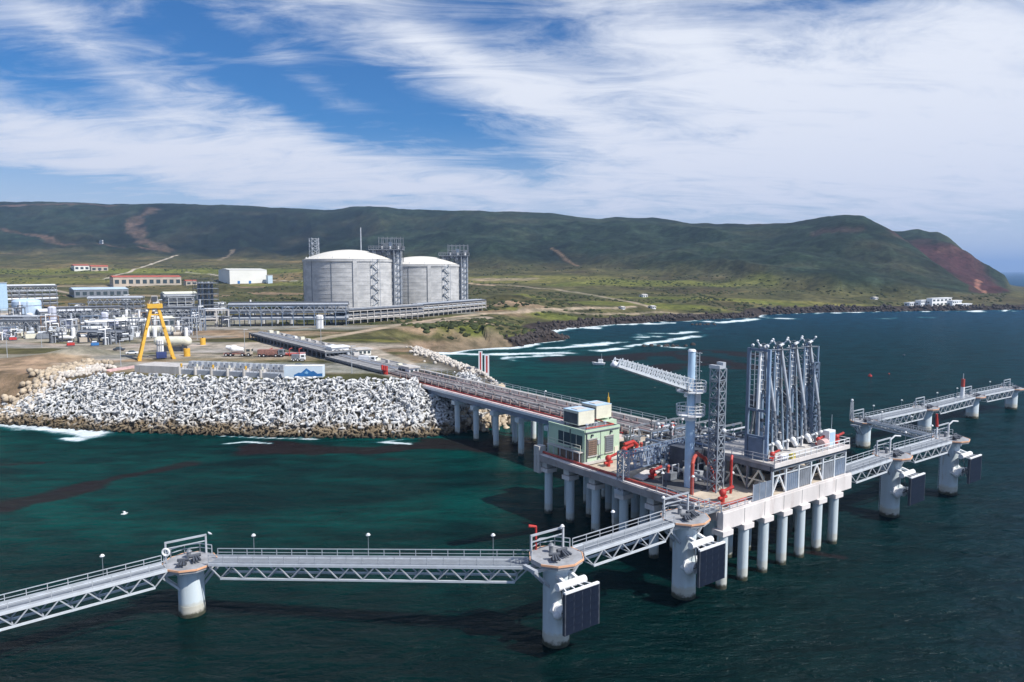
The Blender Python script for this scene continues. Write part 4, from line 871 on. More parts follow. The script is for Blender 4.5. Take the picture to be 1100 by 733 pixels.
for k, (x, y, m_) in enumerate(((15.2, 4, conc), (18.5, 3, paleb), (22.5, 4, dred), (26.5, 3.5, conc), (30.5, 4, mgrey), (17, 8, mgrey), (24, 8.5, conc))):
    a = berth('pump_skid', ("grey", "pale blue", "red", "grey", "dark", "dark", "grey")[k]+" pump skid in the shade under the arm deck, "+("leftmost at the front", "second bay from the left", "middle bay behind the V brace", "right of the middle V brace", "rightmost bay", "back row left", "back row right")[k], 'pump', x, y, ZD, "pump skids under the arm deck")
    MB().box(-1, 1, -.6, .6, 0, .25).build('base', dgrey, a); MB().tube((-.9, 0, .8), (.7, 0, .8), .45, 12).build('motor', m_, a, smooth=True); MB().path([(.7, 0, .8), (1.0, 0, 1.6), (1.0, .8, 2.4), (1.0, 2, 2.4)], .15, 6).build('outlet_pipe', m_, a)
# screened fence continuing left of the arm deck
fe = berth('mesh_fence', "translucent grey mesh fence panels left of the arm deck's front", 'fence', 0, 0, ZD)
for k in range(3): 
    x = 8.2+k*1.55; MB().box(x+.06, x+1.45, .3, .34, .1, 2.6-.0).build('panel', mat('mesh_panel', (.16, .20, .26), .6, var=.2), fe); MB().beam((x, .32, 0), (x, .32, 2.7), .1).build('post', galv, fe)
# white cabinet etc on the upper deck
a = berth('cabinet', "white equipment cabinet near the right end of the upper deck", 'cabinet', 30.9, 1.9, ZD+UZ+.25); MB().box(-.95, .95, -.6, .6, 0, 2.7).build('body', white, a, bevel=.04); MB().box(-.75, .75, -.64, -.6, .3, 2.4).build('door', paleb, a); MB().tube((.7, 0, 2.7), (.7, 0, 5.2), .04, 6).build('aerial', galv, a)
a = berth('hose_reel', "white and pink hose reel left of the white cabinet", 'hose reel', 28.6, 1.5, ZD+UZ+.25); MB().tube((-.7, 0, .8), (.7, 0, .8), .75, 14).build('drum', pink, a, smooth=True); MB().box(-.8, .8, -.5, .5, 0, .3).build('base', white, a)
a = berth('safety_box', "small yellow box on the upper deck's front edge", 'box', 18.6, .8, ZD+UZ+.26); MB().box(-.5, .5, -.35, .35, 0, .8).build('body', mat('bright_yellow', (.75, .62, .12), .5), a, bevel=.05)
a = berth('life_raft', "pale canister life raft by the left front of the upper deck", 'life raft', 16.4, .9, ZD+UZ+.26); MB().tube((-.8, 0, .55), (.8, 0, .55), .5, 14).build('canister', white, a, smooth=True); MB().box(-.6, .6, -.4, .4, 0, .15).build('cradle', galv, a)

# portal frame tower at the left of the arms
pt = berth('portal_tower', "tall blue grey portal frame with ladder standing left of the loading arms", 'frame', 14.2, 2.4, ZD+UZ+.25)
for y in (0, 3.6):
    MB().box(-.2, .2, y-.24, y+.24, 0, 17.2).build('column', blueg if y else mat('light_blue_steel', (.22, .31, .44), .45), pt)
for z_ in (3.4, 7.6, 17.0): MB().beam((0, .28, z_), (0, 3.3, z_), .3, .4).build('cross_beam', blueg, pt)
MB().tube((0, 1.8, 7.6), (0, 1.6, 16.6), .22, 10).build('hoist_pipe', white, pt, smooth=True)
MB().box(-.4, .4, .6, 3.0, 0, 3.3).build('cladding', blueg, pt)
b = MB()
for z_ in np.arange(8.2, 16.8, .8): b.beam((.1, 3.3, z_), (.1, 2.6, z_), .07)
b.beam((.1, 2.6, 8), (.1, 2.6, 16.8), .08).build('ladder', galv, pt)
b = MB()
for k in range(3): b.ball((0, .4+1.3*k, 17.6), .28, 8, 5)
b.build('sheave', galv, pt)

# loading arms
def arm_proto():
    a = berth('marine_loader', '', 'loading arm', 0, 0, 0)
    MB().tube((0, 0, 0), (0, 0, 9.6), .34, 14).box(-.5, .5, -.5, .5, 0, .4).build('riser', mat('arm_blue_grey', (.24, .32, .41), .5, dirt=(.16,.19,.23)), a, smooth=True)
    MB().box(-1.05, -.8, -.25, .25, 0, 13.6).build('support_column', mat('steel_blue', (.19, .27, .38), .5), a)
    MB().tube((-.5, .0, 9.6), (-.4, -.1, 17.0), .27, 12, .22).build('inboard_arm', blueg, a, smooth=True)
    MB().beam((.35, .1, 9.0), (.3, .0, 17.1), .18).build('stiffener', blueg, a)
    MB().tube((.15, -.2, 16.9), (.85, -1.8, 6.9), .28, 12, .22).build('outboard_arm', galv, a, smooth=True)
    b = MB()
    for k in range(5): b.tube((.65, -1.9-.1*k, 6.5-k*.95), (.6, -1.95-.1*k, 5.9-k*.95), .32, 10).tube((.6, -1.95-.1*k, 7.0-k*.95), (.6, -1.95-.1*k, 6.6-k*.95), .22, 8)
    b.build('swivel_joint', mgrey, a, smooth=True)
    MB().ball((.6, -2.7, 1.9), .5, 12, 8).tube((.6, -2.7, 1.9), (1.0, -3.0, 1.0), .38, 12).build('coupler', white, a, smooth=True)
    MB().box(-1.3, -.6, -1.6, .9, 0, 1.9).build('base_unit', dgrey, a); MB().box(.5, 1.5, -.4, 1.0, 0, 2.4).build('base_unit', mgrey, a); MB().path([(-.9, -1.8, .2), (-.9, -1.8, 1.6), (.3, -1.8, 1.6), (.3, -1.8, .2)], .17, 8).build('base_pipe', galv, a, smooth=True)
    MB().tube((1.2, -1.4, 0), (1.2, -1.4, 1.3), .16, 8).ball((1.2, -1.4, 1.4), .33, 8, 6).build('drain_valve', white, a, smooth=True)
    MB().ball((0, -.3, .9), .42, 10, 7).build('base_valve', white, a, smooth=True)
    MB().box(1.8, 2.02, -.9, -.7, 0, 16.4).build('guide_column', mat('light_slate_steel', (.24, .33, .44), .5), a); MB().box(1.8, 2.0, 1.2, 1.4, 0, 15.8).build('guide_column', blueg, a)
    b = MB()
    for k in range(8): b.beam((1.9, -.7, .6+k*1.95), (1.9, 1.35, 2.5+k*1.95), .1); b.beam((1.9, 1.35, .6+k*1.95), (1.9, -.7, 2.5+k*1.95), .1); b.beam((1.9, -.7, .6+k*1.95), (1.9, 1.35, .6+k*1.95), .12)
    b.build('column_lattice', mgrey, a); MB().tube((-1.5, -.6, 0), (-1.4, -.5, 14.4), .13, 8).build('return_pipe', galv, a, smooth=True)
    MB().beam((1.9, -.7, 16.3), (-.9, -.4, 16.5), .2).build('head_beam', mgrey, a)
    MB().box(-.7, .2, 1.2, 2.3, 6.6, 9.2).build('counterweight', dgrey, a)
    MB().beam((-.3, 0, 9.6), (-.3, 1.7, 7.6), .35).build('balance_beam', blueg, a)
    for (y, z_, r) in ((0, 17.0, .62), (0, 9.6, .75)):
        b = MB()
        for x in (-.1,):
            for k in range(12):
                a0, a1 = 2*pi*k/12, 2*pi*(k+1)/12; b.beam((x, y+r*cos(a0), z_+r*sin(a0)), (x, y+r*cos(a1), z_+r*sin(a1)), .12)
            for k in range(3): b.beam((x, y+r*cos(k), z_+r*sin(k)), (x, y-r*cos(k), z_-r*sin(k)), .07)
        b.build('pantograph_wheel', mgrey, a)
    b = MB().tube((-.15, .55, 9.6), (-.1, .55, 17), .05, 6).tube((-.15, -.6, 9.8), (-.1, -.6, 17), .05, 6); b.build('pantograph_cable', dgrey, a)
    MB().beam((-.5, -.5, 17.1), (.5, -.5, 17.4), .3).beam((.35, -.4, 17.2), (.6, -1.0, 17.9), .16).beam((-.35, .4, 17.2), (-.5, .8, 17.9), .16).ball((.6, -1, 18), .2, 8, 5).ball((-.5, .8, 18), .2, 8, 5).build('apex_head', white, a)
    b = MB()
    for k in range(9): z_ = 10.4+k*.75; b.box(-1.2, -.55, -.6, .6, z_, z_+.05)
    for k in range(4): b.beam((-1.2, -.6, 10+k*1.7), (-.55, .6, 11.7+k*1.7), .08)
    b.build('maintenance_step', galv, a)
    b = MB()
    for k in range(10): b.tube((-.9+.2*(k % 3), .7+.2*(k % 2), .3), (-.7+.2*(k % 3), .6, 6+.8*(k % 4)), .06, 5)
    b.build('hydraulic_line', dgrey, a)
    for k in range(4): MB().tube((.1-.25*k, .5+.25*(k % 2), 0), (.0-.2*k, .35+.2*(k % 2), 15.5-1.5*k), .09+.03*(k % 2), 6).build('service_pipe', (mgrey, dgrey, galv, blueg)[k], a)
    for k in range(3): MB().box(-.35, .35, -.45, .45, 2.0+k*1.55, 2.5+k*1.55).build('clamp', (dgrey, mgrey)[k % 2], a)
    MB().tube((1.35, -.5, 0), (1.0, .4, 16.6), .2, 10).build('relief_pipe', mat('arm_blue_grey', (.24, .32, .41), .5), a, smooth=True)
    MB().beam((-.1, 1.9, 2), (-.2, .3, 15.2), .3).build('rear_stay', mgrey, a); MB().beam((1.0, 1.6, 0), (.9, .8, 13.5), .22).build('rear_stay', dgrey, a)
    MB().box(-.4, .9, -.3, .8, 10.2, 11.6).build('joint_housing', mgrey, a)
    MB().box(-.9, .6, .9, 1.8, 0, 1.5).build('hydraulic_cabinet', mgrey, a)
    return a
AG = "grey blue marine loading arms in a row"
arm = arm_proto()
alab = ["first loading arm of the row, next to the blue portal frame", "second loading arm of the row, counted from the blue portal frame", "third loading arm of the row, next but one to the slim right lattice tower", "last loading arm of the row, next to the slim right lattice tower"]
for i in range(4):
    loc = W(17.9+4.15*i, 6.0, ZD+UZ+.25)
    if i == 0: arm.location = loc; arm['label'] = alab[0]; arm['group'] = AG
    else: dup(arm, loc, ROT, alab[i], AG)

# manifold pipework behind the arms
mf = berth('pipe_manifold', "dense dark manifold of pipes and valves behind the loading arms", 'pipework', 0, 0, ZD)
rr_ = random.Random(5); pm = [mgrey, galv, dgrey, blueg, white]
for k in range(26):
    s_ = 14+k*.78; t0 = 14.2+rr_.random()*3; t1 = 22+rr_.random()*18; z0 = .8+rr_.random()*3.6; m_ = pm[rr_.choice((0, 0, 1, 1, 2, 2, 3))]
    if s_ < 21: t1 = min(t1, 27)
    MB().path([(s_, 12.5, z0+1.4), (s_, t0, z0+1.4), (s_, t0+.8, z0), (s_, t1, z0), (s_, t1, .2)], .14+.14*rr_.random(), 8).build('pipe', m_, mf, smooth=True)
for k in range(12):
    t_ = 15+k*1.3; s0 = 13.5+rr_.random()*5; z0 = 1+rr_.random()*4
    MB().path([(s0, t_, 0), (s0, t_, z0), (s0+8+rr_.random()*9, t_, z0)], .13+.1*rr_.random(), 8).build('pipe', pm[rr_.choice((0, 1, 3))], mf, smooth=True)
for k in range(70):
    s_, t_, z_ = 13.5+rr_.random()*19.5, 13.5+rr_.random()*22, .8+rr_.random()*5.2; r_ = .2+.3*rr_.random()
    if s_ < 16 and t_ > 22: continue
    MB().ball((s_, t_, z_), r_, 8, 6).tube((s_, t_, z_), (s_, t_, z_+.8), .08, 6).tube((s_, t_, z_+.8), (s_, t_, z_+.86), .3, 8).tube((s_, t_, 0), (s_, t_, z_), .1, 6).build('valve', (white, mgrey, galv, dred, dgrey)[rr_.choice((0, 1, 2, 0, 4, 4, 1, 3))], mf, smooth=True)
for k in range(4):
    t_ = 16+5*k; b = MB()
    for s_ in (14, 20.5, 27, 33.5): b.beam((s_, t_, 0), (s_, t_, 5.2), .22)
    b.beam((14, t_, 5.2), (33.5, t_, 5.2), .24, .3).beam((14, t_, 3.0), (33.5, t_, 3.0), .2).build('support_frame', mgrey, mf)
MB().box(10.2, 13, 13.2, 18.2, 0, 4.8).build('dark_housing', dgrey, mf)
R9 = random.Random(8)
em_ = [("dark", dgrey), ("grey", mgrey), ("steel", galv), ("blue grey", blueg), ("black", black)]
pos_ = [(12.6, 20.5), (15.5, 24.5), (12.2, 26), (18, 30), (16, 34), (21.5, 25), (19.5, 36), (10.8, 22.6), (27.5, 35), (24.5, 33), (30.5, 31), (7.0, 15.2), (10.4, 12.8), (31, 37), (14.2, 21)]
pd_ = ["right of the stowed gangway's far end", "behind the dark housing", "on the sandy deck behind the stowed gangway", "deep in the manifold, left part", "by the trestle joint, left of the pipes", "in the middle of the manifold", "at the left foot of the trestle pipes", "beside the stowed gangway's lattice", "under the trestle pipes at the back", "behind the middle of the manifold", "at the right rear of the manifold", "left of the blue mast", "just behind the blue mast", "at the rear right platform corner", "against the manifold's left side"]
for k, (s_, t_) in enumerate(pos_):
    w_, m_ = em_[k % 5]; a = berth('equipment_module', w_+" equipment module with pipes "+pd_[k], 'equipment', s_, t_, ZD, "equipment modules around the manifold")
    hx, hy, hz = .7+.5*R9.random(), .6+.6*R9.random(), 1.3+1.6*R9.random()
    MB().box(-hx, hx, -hy, hy, .2, hz).build('casing', m_, a, bevel=.06); MB().box(-hx-.15, hx+.15, -hy-.15, hy+.15, 0, .2).build('base', dgrey, a)
    MB().path([(hx*.5, 0, hz), (hx*.5, 0, hz+1.0), (hx+1.0, 0, hz+1.0), (hx+1.0, 0, 0)], .12, 6).build('pipe', galv, a, smooth=True); MB().tube((-hx*.5, 0, hz), (-hx*.5, 0, hz+.9), .22, 8).ball((-hx*.5, 0, hz+1.0), .32, 8, 5).build('valve', (white, mgrey, dred)[k % 3], a, smooth=True)
# items around the mast foot
for k, (s, t, lab) in enumerate(((9.6, 19.0, "left valve stand right of the stowed gangway"), (11.4, 16.6, "valve stand behind the blue mast"), (12.2, 12.0, "valve stand between the blue mast and the arm deck"), (8.8, 13.6, "valve stand touching the blue mast's right side"))):
    a = berth('valve_stand', "galvanised "+lab, 'valve', s, t, ZD, "valve stands near the blue mast")
    MB().tube((0, 0, 0), (0, 0, 1.6), .3, 10).path([(0, 0, 1.2), (1.3, 0, 1.2), (1.3, .8, 2.6)], .2, 8).build('pipe', galv, a, smooth=True); MB().ball((0, 0, 1.9), .5, 10, 7).build('bonnet', cream, a, smooth=True); MB().tube((0, 0, 2.3), (0, 0, 3.2), .06, 6).tube((0, 0, 3.2), (0, 0, 3.28), .5, 12).build('handwheel', dgrey, a)
PLG = "white domed lamps on the loading platform"
for (s, t, z, lab) in ((3.5, 7.6, ZD, "lamp post at the platform edge above the left footbridge"), (5.4, 14.6, ZD, "lamp post near the foot of the blue mast, platform left side"), (21, 38, ZD, "lamp post where the trestle joins the platform"),
                       (22.5, 31, ZD, "lamp post behind the stowed gangway, inner one"), (26, 28, ZD, "lamp post behind the manifold pipes, left"), (31, 25, ZD, "lamp post behind the manifold pipes, right"), (10.0, 5.3, ZD, "lamp post right of the lattice tower's foot"),
                       (33.6, 9, ZD+UZ+.2, "lamp post on the right rear rail of the upper deck"), (14, 12.8, ZD+UZ+.2, "lamp post at the left rear of the upper deck"), (20, 12.8, ZD+UZ+.2, "lamp post behind the first loading arms"), (1.2, 11.6, ZD, "lamp post beside the red fire main, platform left edge")):
    dup(lp0, W(s, t, z), 0, lab, PLG)

# ------------------------------------------------------------------ trestle
lag = mat('brown_grey_lagging', (.22,.17,.16), .8, var=.4, scale=.5, dirt=(.42,.38,.34), dirtamt=.6); lag2 = mat('grey_lagging', (.27,.26,.26), .75, var=.35, scale=.6, dirt=(.12,.10,.09), dirtamt=.6); lag3 = mat('mauve_grey_lagging', (.25,.19,.19), .8, var=.35, scale=.4, dirt=(.45,.42,.38), dirtamt=.5)
tr = berth('trestle', "long pipe trestle on paired round columns running from the rocky shore to the platform", 'trestle', 0, 0, 0)
TZ = 11.35; ta, tb = 41.9, 150
MB().box(22.6, 35.9, ta, tb, TZ-.5, TZ).build('deck', conc_d, tr)
for s_ in (22.7, 26.8, 31.2, 35.2): MB().box(s_-.3, s_+.3, ta, tb, TZ-1.9, TZ-.5).build('girder', blueg if s_ < 23 else mgrey, tr)
MB().box(21.9, 22.7, ta, tb, TZ-.35, TZ+.25).build('edge_kerb', mat('pinkish_white_kerb', (.66,.52,.50), .75, var=.2, scale=.4, dirt=(.5,.16,.14), dirtamt=.5), tr)
MB().path([(22.9, ta, TZ+.55), (22.9, tb-2, TZ+.35)], .11).build('fire_main', red, tr); MB().box(21.6, 21.9, ta, tb, TZ-.6, TZ+.05).build('edge_flange', chord_m, tr)
MB().box(34.9, 36.1, ta, tb+6, TZ, TZ+1.0).build('barrier', conc, tr); MB().box(33.0, 34.9, ta, tb, TZ+.02, TZ+.1).build('footway', conc_w, tr)
for k, (s_, z_, r_, m_) in enumerate(((24.0, .7, .3, lag), (24.8, .8, .42, lag2), (25.7, .7, .30, lag), (26.6, .9, .5, lag2), (27.7, .8, .42, lag3), (28.6, .7, .3, lag), (29.4, .75, .32, lag2), (30.3, .9, .5, lag3), (31.3, .7, .34, lag), (32.0, .7, .25, lag2))):
    MB().path([(s_, 30 if s_ > 27 else ta-.5, TZ+z_), (s_, tb+4, TZ+z_)], r_, 10).build('pipe', m_, tr, smooth=True)
pb = MB().box(23.4, 32.3, -.15, .15, 0, .55).box(23.4, 23.7, -.15, .15, .55, 1.7).box(32, 32.3, -.15, .15, .55, 1.7)
pbm = pb.mesh('pipe_support', lag)
for k in range(26): inst(pbm, 'pipe_support', tr, (0, ta+1+k*3.9, TZ))
bent = MB().box(21.4, 36.3, -.8, .8, TZ-3.0, TZ-1.91).mesh('pile_cap', pyl_m)
for tt in (54, 65, 76.3, 87.0, 96.2, 105.6, 118.5, 131):
    inst(bent, 'pile_cap', tr, (0, tt, 0))
    for s_ in (22.8, 28.8, 35.0): inst(pile_me, 'column', tr, (s_, tt, TZ-3.0), (0, 0, 0), (.72, .72, 3.2))
handrail(tr, [(36.0, ta, TZ+1.0), (36.0, tb, TZ+1.0)], step=3.5)
b = MB()
for k in range(150): x = 23.6+rr_.random()*8.6; y = ta+rr_.random()*98; h_ = .2+.35*rr_.random(); b.box(x-.22, x+.22, y-.3, y+.3, TZ+1.0, TZ+1.0+h_)
b.build('valve_box', lag2, tr, kind='stuff')
LT = "thin lamp standards along the trestle"
for k, (tt, lab) in enumerate(((58, "first lamp standard along the trestle from the platform"), (80, "second lamp standard along the trestle from the platform"), (102, "third lamp standard along the trestle from the platform"), (124, "lamp standard on the trestle nearest the shore"))):
    dup(lp0, W(33.4, tt, TZ), 0, lab, LT)
# ------------------------------------------------------------------ breakwater: concrete armour units and rocks
def in_coast(X, Y):
    z, d, ins, _, _ = terrain_h(np.asarray(X, float), np.asarray(Y, float)); return z, d, ins
arm_m = bpy.data.materials.new('armour_concrete'); arm_m.use_nodes = True; t = NT(arm_m.node_tree); bs = t.n['Principled BSDF']
g = t.new('ShaderNodeNewGeometry'); ps = t.new('ShaderNodeSeparateXYZ'); t.l.new(g.outputs['Position'], ps.inputs[0])
n_a = t.noise(g.outputs['Position'], 0.35, 3, 0.5); n_b = t.noise(g.outputs['Position'], 2.2, 5, 0.65)
c = t.mix(t.step(n_a, 0.35, 0.65), (.47,.475,.48), (.64,.645,.64)); c = t.mix(t.m('MULTIPLY', t.step(n_b, .48, .72), .6), c, (.28,.26,.23))
zz_ = t.m('ADD', ps.outputs[2], t.m('MULTIPLY', t.m('SUBTRACT', n_a, 0.5), 6.0))
c = t.mix(t.step(zz_, 3.9, 1.6), c, (.20,.155,.10)); c = t.mix(t.step(ps.outputs[2], 1.5, .2), c, (.06,.05,.035))
t.l.new(c, bs.inputs['Base Color']); bs.inputs['Roughness'].default_value = 0.9; bs.inputs['Specular IOR Level'].default_value = .2
def dolos_mb(a=1.0, w0=.62, w1=.40):
    b = MB()
    def taper(p, q, wa, wb):
        p = Vector(p); q = Vector(q); d = (q-p).normalized(); up = Vector((0, 0, 1)) if abs(d.z) < .9 else Vector((0, 1, 0))
        u = d.cross(up).normalized(); v = u.cross(d).normalized(); i = len(b.v)
        for pt, w_ in ((p, wa), (q, wb)):
            for k in range(6): an = pi/3*k; b.v.append(tuple(pt+(u*cos(an)+v*sin(an))*w_/1.6))
        for k in range(6): j = (k+1) % 6; b.f.append((i+k, i+6+k, i+6+j, i+j))
        b.f.append(tuple(i+6+k for k in range(6)))
    taper((-a, 0, 0), (a, 0, 0), w0*.8, w0*.8)
    for s in (-1, 1):
        taper((-a, 0, 0), (-a, 0, s*a*.82), w0, w1); taper((a, 0, 0), (a, s*a*.82, 0), w0, w1)
    return b
dol = dolos_mb(); dol_me = dol.mesh('dolos', arm_m)
bw = thing('breakwater', "steep sea wall of interlocking white concrete armour units facing the open water", 'breakwater', (-60, 200, 0))
toe = [P(-60,452), P(0,455), P(50,458), P(100,462), P(200,466), P(300,469), P(380,470), (-25, 193.6), (-17, 198), (-9, 206), (0, 216)]
tl = [0]
for p, q in zip(toe, toe[1:]): tl.append(tl[-1]+math.hypot(q[0]-p[0], q[1]-p[1]))
cand = []
Rn = random.Random(11)
s_ = 0.0
while s_ < tl[-1]:
    i = max(k for k in range(len(tl)) if tl[k] <= s_); i = min(i, len(toe)-2); f_ = (s_-tl[i])/(tl[i+1]-tl[i]); p, q = toe[i], toe[i+1]
    x = p[0]+(q[0]-p[0])*f_; y = p[1]+(q[1]-p[1])*f_; L_ = math.hypot(q[0]-p[0], q[1]-p[1]); nx, ny = -(q[1]-p[1])/L_, (q[0]-p[0])/L_
    dd = -0.6
    while dd < 18.8:
        cand.append((x+nx*dd+Rn.uniform(-.6, .6), y+ny*dd+Rn.uniform(-.5, .5), dd)); dd += 1.0
    s_ += 1.22
cx_ = np.array([c[0] for c in cand]); cy_ = np.array([c[1] for c in cand]); zz, dd_, ins = in_coast(cx_, cy_)
pts = []
for (x, y, dq), z_, d_, i_ in zip(cand, zz, dd_, ins):
    qx = CX+F*x/(y*CP+2)
    if z_ > 11.0 and dq < 14: continue
    sl_, tl_ = (x-O0[0])*A[0]+(y-O0[1])*A[1], (x-O0[0])*N[0]+(y-O0[1])*N[1]
    if 20.5 < sl_ < 37.5 and z_ > 8.0: continue
    if qx < 100 and dq > 4.5+max(0, qx)/8: continue                    # the left end runs out lower down
    pts.append((x, y, max(z_, -.2)+Rn.uniform(.0, .95)))
pts.sort(key=lambda p: math.hypot(p[0], p[1]))
def rnd_rot(R_): return (R_.uniform(-pi, pi), R_.uniform(-pi, pi), R_.uniform(-pi, pi))
from mathutils import Euler
for p in pts[:299]:
    sc = Rn.uniform(.82, 1.08); o = inst(dol_me, 'armour_unit', bw, (p[0]+60, p[1]-200, p[2]), rnd_rot(Rn), (sc,)*3)
def scatter(name, base, plist, m_, parent, s0=.8, s1=1.1, off=(0, 0, 0), squash=1.0):
    V = np.array(base.v); nV = len(V); vs = []; 
    for p in plist:
        R_ = np.array(Euler(rnd_rot(Rn)).to_matrix()); vs.append((V@R_.T*Rn.uniform(s0, s1))*np.array([1, 1, squash])+np.array(p)-np.array(off))
    b = bpy.data.meshes.new(name); fl = []; lens = [len(f) for f in base.f]; base_idx = np.concatenate([np.array(f) for f in base.f])
    n = len(plist); li = (base_idx[None, :]+np.arange(n)[:, None]*nV).ravel()
    b.vertices.add(n*nV); b.vertices.foreach_set('co', np.concatenate(vs).astype(np.float32).ravel()); b.loops.add(len(li)); b.loops.foreach_set('vertex_index', li.astype(np.int32))
    ls = np.concatenate([[0], np.cumsum(np.tile(lens, n))[:-1]]).astype(np.int32); b.polygons.add(len(ls)); b.polygons.foreach_set('loop_start', ls); b.materials.append(m_); b.update(calc_edges=True)
    o = bpy.data.objects.new(name, b); COL.objects.link(o); o['kind'] = 'stuff'
    if parent: o.parent = parent
    return o
scatter('armour_unit_mass', dol, pts[299:], arm_m, bw, .82, 1.08, (-60, 200, 0))
def rock_mb(seed):
    R_ = random.Random(seed); b = MB().ball((0, 0, 0), 1, 6, 4); b.v = [(x*(.75+.5*R_.random()), y*(.75+.5*R_.random()), z*(.6+.4*R_.random())) for x, y, z in b.v]; return b
rockc = mat('tan_rock', (.46,.38,.28), .95, var=.35, scale=.35, dirt=(.16,.12,.08), dirtamt=.6, world_co=True)
rockw = mat('pale_rock', (.54,.50,.45), .95, var=.25, scale=.35, dirt=(.36,.30,.24), dirtamt=.5, world_co=True)
rockd = mat('dark_shore_rock', (.045,.036,.032), .95, var=.5, scale=.2, dirt=(.12,.09,.07), dirtamt=.5, world_co=True)
def rockfield(name, label, cat, line, wd, step, m_, r0, r1, seed, lift=.3, parent=None, zfix=None, stack=1):
    R_ = random.Random(seed); pl = []
    for p, q in zip(line, line[1:]):
        L_ = math.hypot(q[0]-p[0], q[1]-p[1]); n = int(L_/step*wd/step*1.1)
        for k in range(n):
            f_ = R_.random(); o_ = R_.gauss(0, .33)*wd; x = p[0]+(q[0]-p[0])*f_-(q[1]-p[1])/L_*o_; y = p[1]+(q[1]-p[1])*f_+(q[0]-p[0])/L_*o_
            pl.append((x, y))
    z, d, i = in_coast([p[0] for p in pl], [p[1] for p in pl])
    P3 = [(x, y, max(zv, -.5)+R_.random()*lift*max(0, 1-0*stack)) for (x, y), zv in zip(pl, z)]
    o = scatter(name, rock_mb(seed), P3, m_, parent, r0, r1)
    if not parent: o['label'] = label; o['category'] = cat
    return o
far_line = [(-36, 318), (-29, 291), (-16, 262), (-7, 243), (-1, 231)]
rockfield('riprap', "strip of pale tumbled rocks along the bay side of the trestle landing", 'rocks', [(x-2.5, y-1) for x, y in far_line], 9, .72, rockw, .35, .8, 3, .8)
rockfield('riprap', "tan boulders at the waterline under and behind the trestle's shore end", 'rocks', [(-1, 246), (3, 232), (2, 222), (-5, 211), (-12, 203)], 8, 1.15, rockc, .7, 1.4, 4, 1.4)
rockfield('riprap', "bank of beige rubble rocks sloping down at the left end of the sea wall", 'rocks', [P(-40, 440, 5), P(20, 424, 7.5), P(60, 408, 10), P(98, 391, 11.5)], 9, 1.1, rockc, .6, 1.2, 6, 1.0)
rockfield('riprap', "whitish rubble rocks between the beige bank and the armour units", 'rocks', [P(10, 436, 5), P(50, 420, 8), P(85, 408, 10), P(108, 396, 11.5)], 7, .85, rockw, .4, .9, 8, .9)
rockfield('shore_rock', "black rocks of the low headland breaking the surf beside the bay", 'rocks', [P(552,372), P(575,367), P(603,364.5), P(597,361), P(578,357)], 8, 1.5, rockd, .7, 1.7, 9, 1.2)
rockfield('shore_rock', "long dark ragged rock edge at the foot of the cliffs across the bay", 'rocks', [P(585,355), P(610,352), P(655,348.5), P(700,346), P(752,343.2), P(812,341)], 9, 2.0, rockd, .8, 1.9, 10, 1.0)
rockfield('shore_rock', "low dark rocks lining the far coast below the white resort", 'rocks', [P(818,338), P(880,335.6), P(930,334.8), P(1010,333.8), P(1100,332.5)], 12, 3.5, rockd, 1.0, 2.4, 12, 1.2)
for (x, y, n, lab) in ((715, 372, 14, "wave washed dark rock in the bay left of the mast"), (757, 349, 16, "flat dark reef rocks off the far cliff")):
    X, Y = P(x, y); R_ = random.Random(x)
    o = scatter('reef_rock', rock_mb(x), [(X+R_.gauss(0, 7), Y+R_.gauss(0, 3), -.2) for k in range(n)], rockd, None, .8, 2.0); o['label'] = lab; o['category'] = 'rocks'

# low scrub scattered on the plain and slopes: uncountable ground cover
bush_m = mat('scrub_leaves', (.050,.062,.026), .95, var=.5, scale=.03, world_co=True, dirt=(.11,.11,.045), dirtamt=.5, spec=.1)
Nn = 26000
bq = rng.uniform(-380, 1080, Nn); bY = 10**rng.uniform(math.log10(420), math.log10(1900), Nn); bX = (bq-CX)/F*(bY*CP+2)
bz, bd_, bi, bh, _ = terrain_h(bX, bY); dens = fbm(bX, bY, 45, 4, 61)
ok = bi & (bd_ > 14) & (dens > .5) & (bz < 55) & (bh < .5)
for (x, y), r1, r2 in YARD+DIRT[:8]: 
    gx, gy, _ = G(x, y); ok &= (((bX-gx)/(r1*1.1))**2+((bY-gy)/(r2*1.3))**2) > 1
for pts_, wd, *_ in TRACKS: ok &= seg_dist(bX, bY, pts_)[0] > wd*.7
for tx, ty in ((-143, 646), (-90, 725)): ok &= np.hypot(bX-tx, bY-ty) > 50
bp_ = list(zip(bX[ok], bY[ok], bz[ok]))
o = scatter('scrub', rock_mb(77), bp_, bush_m, None, .8, 2.6, squash=.62)
# ------------------------------------------------------------------ storage tanks
def plantobj(name, label, cat, X, Y, z=None, rz=ROT, group=None): return thing(name, label, cat, (X, Y, GZ(X, Y) if z is None else z), rz, group)
tank_m = bpy.data.materials.new('tank_concrete'); tank_m.use_nodes = True; t = NT(tank_m.node_tree); bs = t.n['Principled BSDF']
tcn = t.new('ShaderNodeTexCoord'); so_ = t.new('ShaderNodeSeparateXYZ'); t.l.new(tcn.outputs['Object'], so_.inputs[0])
mpn = t.new('ShaderNodeMapping'); t.l.new(tcn.outputs['Object'], mpn.inputs[0]); mpn.inputs['Scale'].default_value = (1, 1, 2.2)
na_ = t.noise(mpn.outputs[0], .10, 6, .65); nb_2 = t.noise(tcn.outputs['Object'], .35, 5, .7)
c = t.mix(t.step(na_, .35, .66), (.40,.405,.41), (.56,.56,.56)); c = t.mix(t.m('MULTIPLY', t.step(nb_2, .5, .7), .3), c, (.32,.32,.32))
t.l.new(c, bs.inputs['Base Color']); bs.inputs['Roughness'].default_value = .9
dome_m = mat('dome_paint', (.66, .64, .58), .7, var=.06, scale=.05)
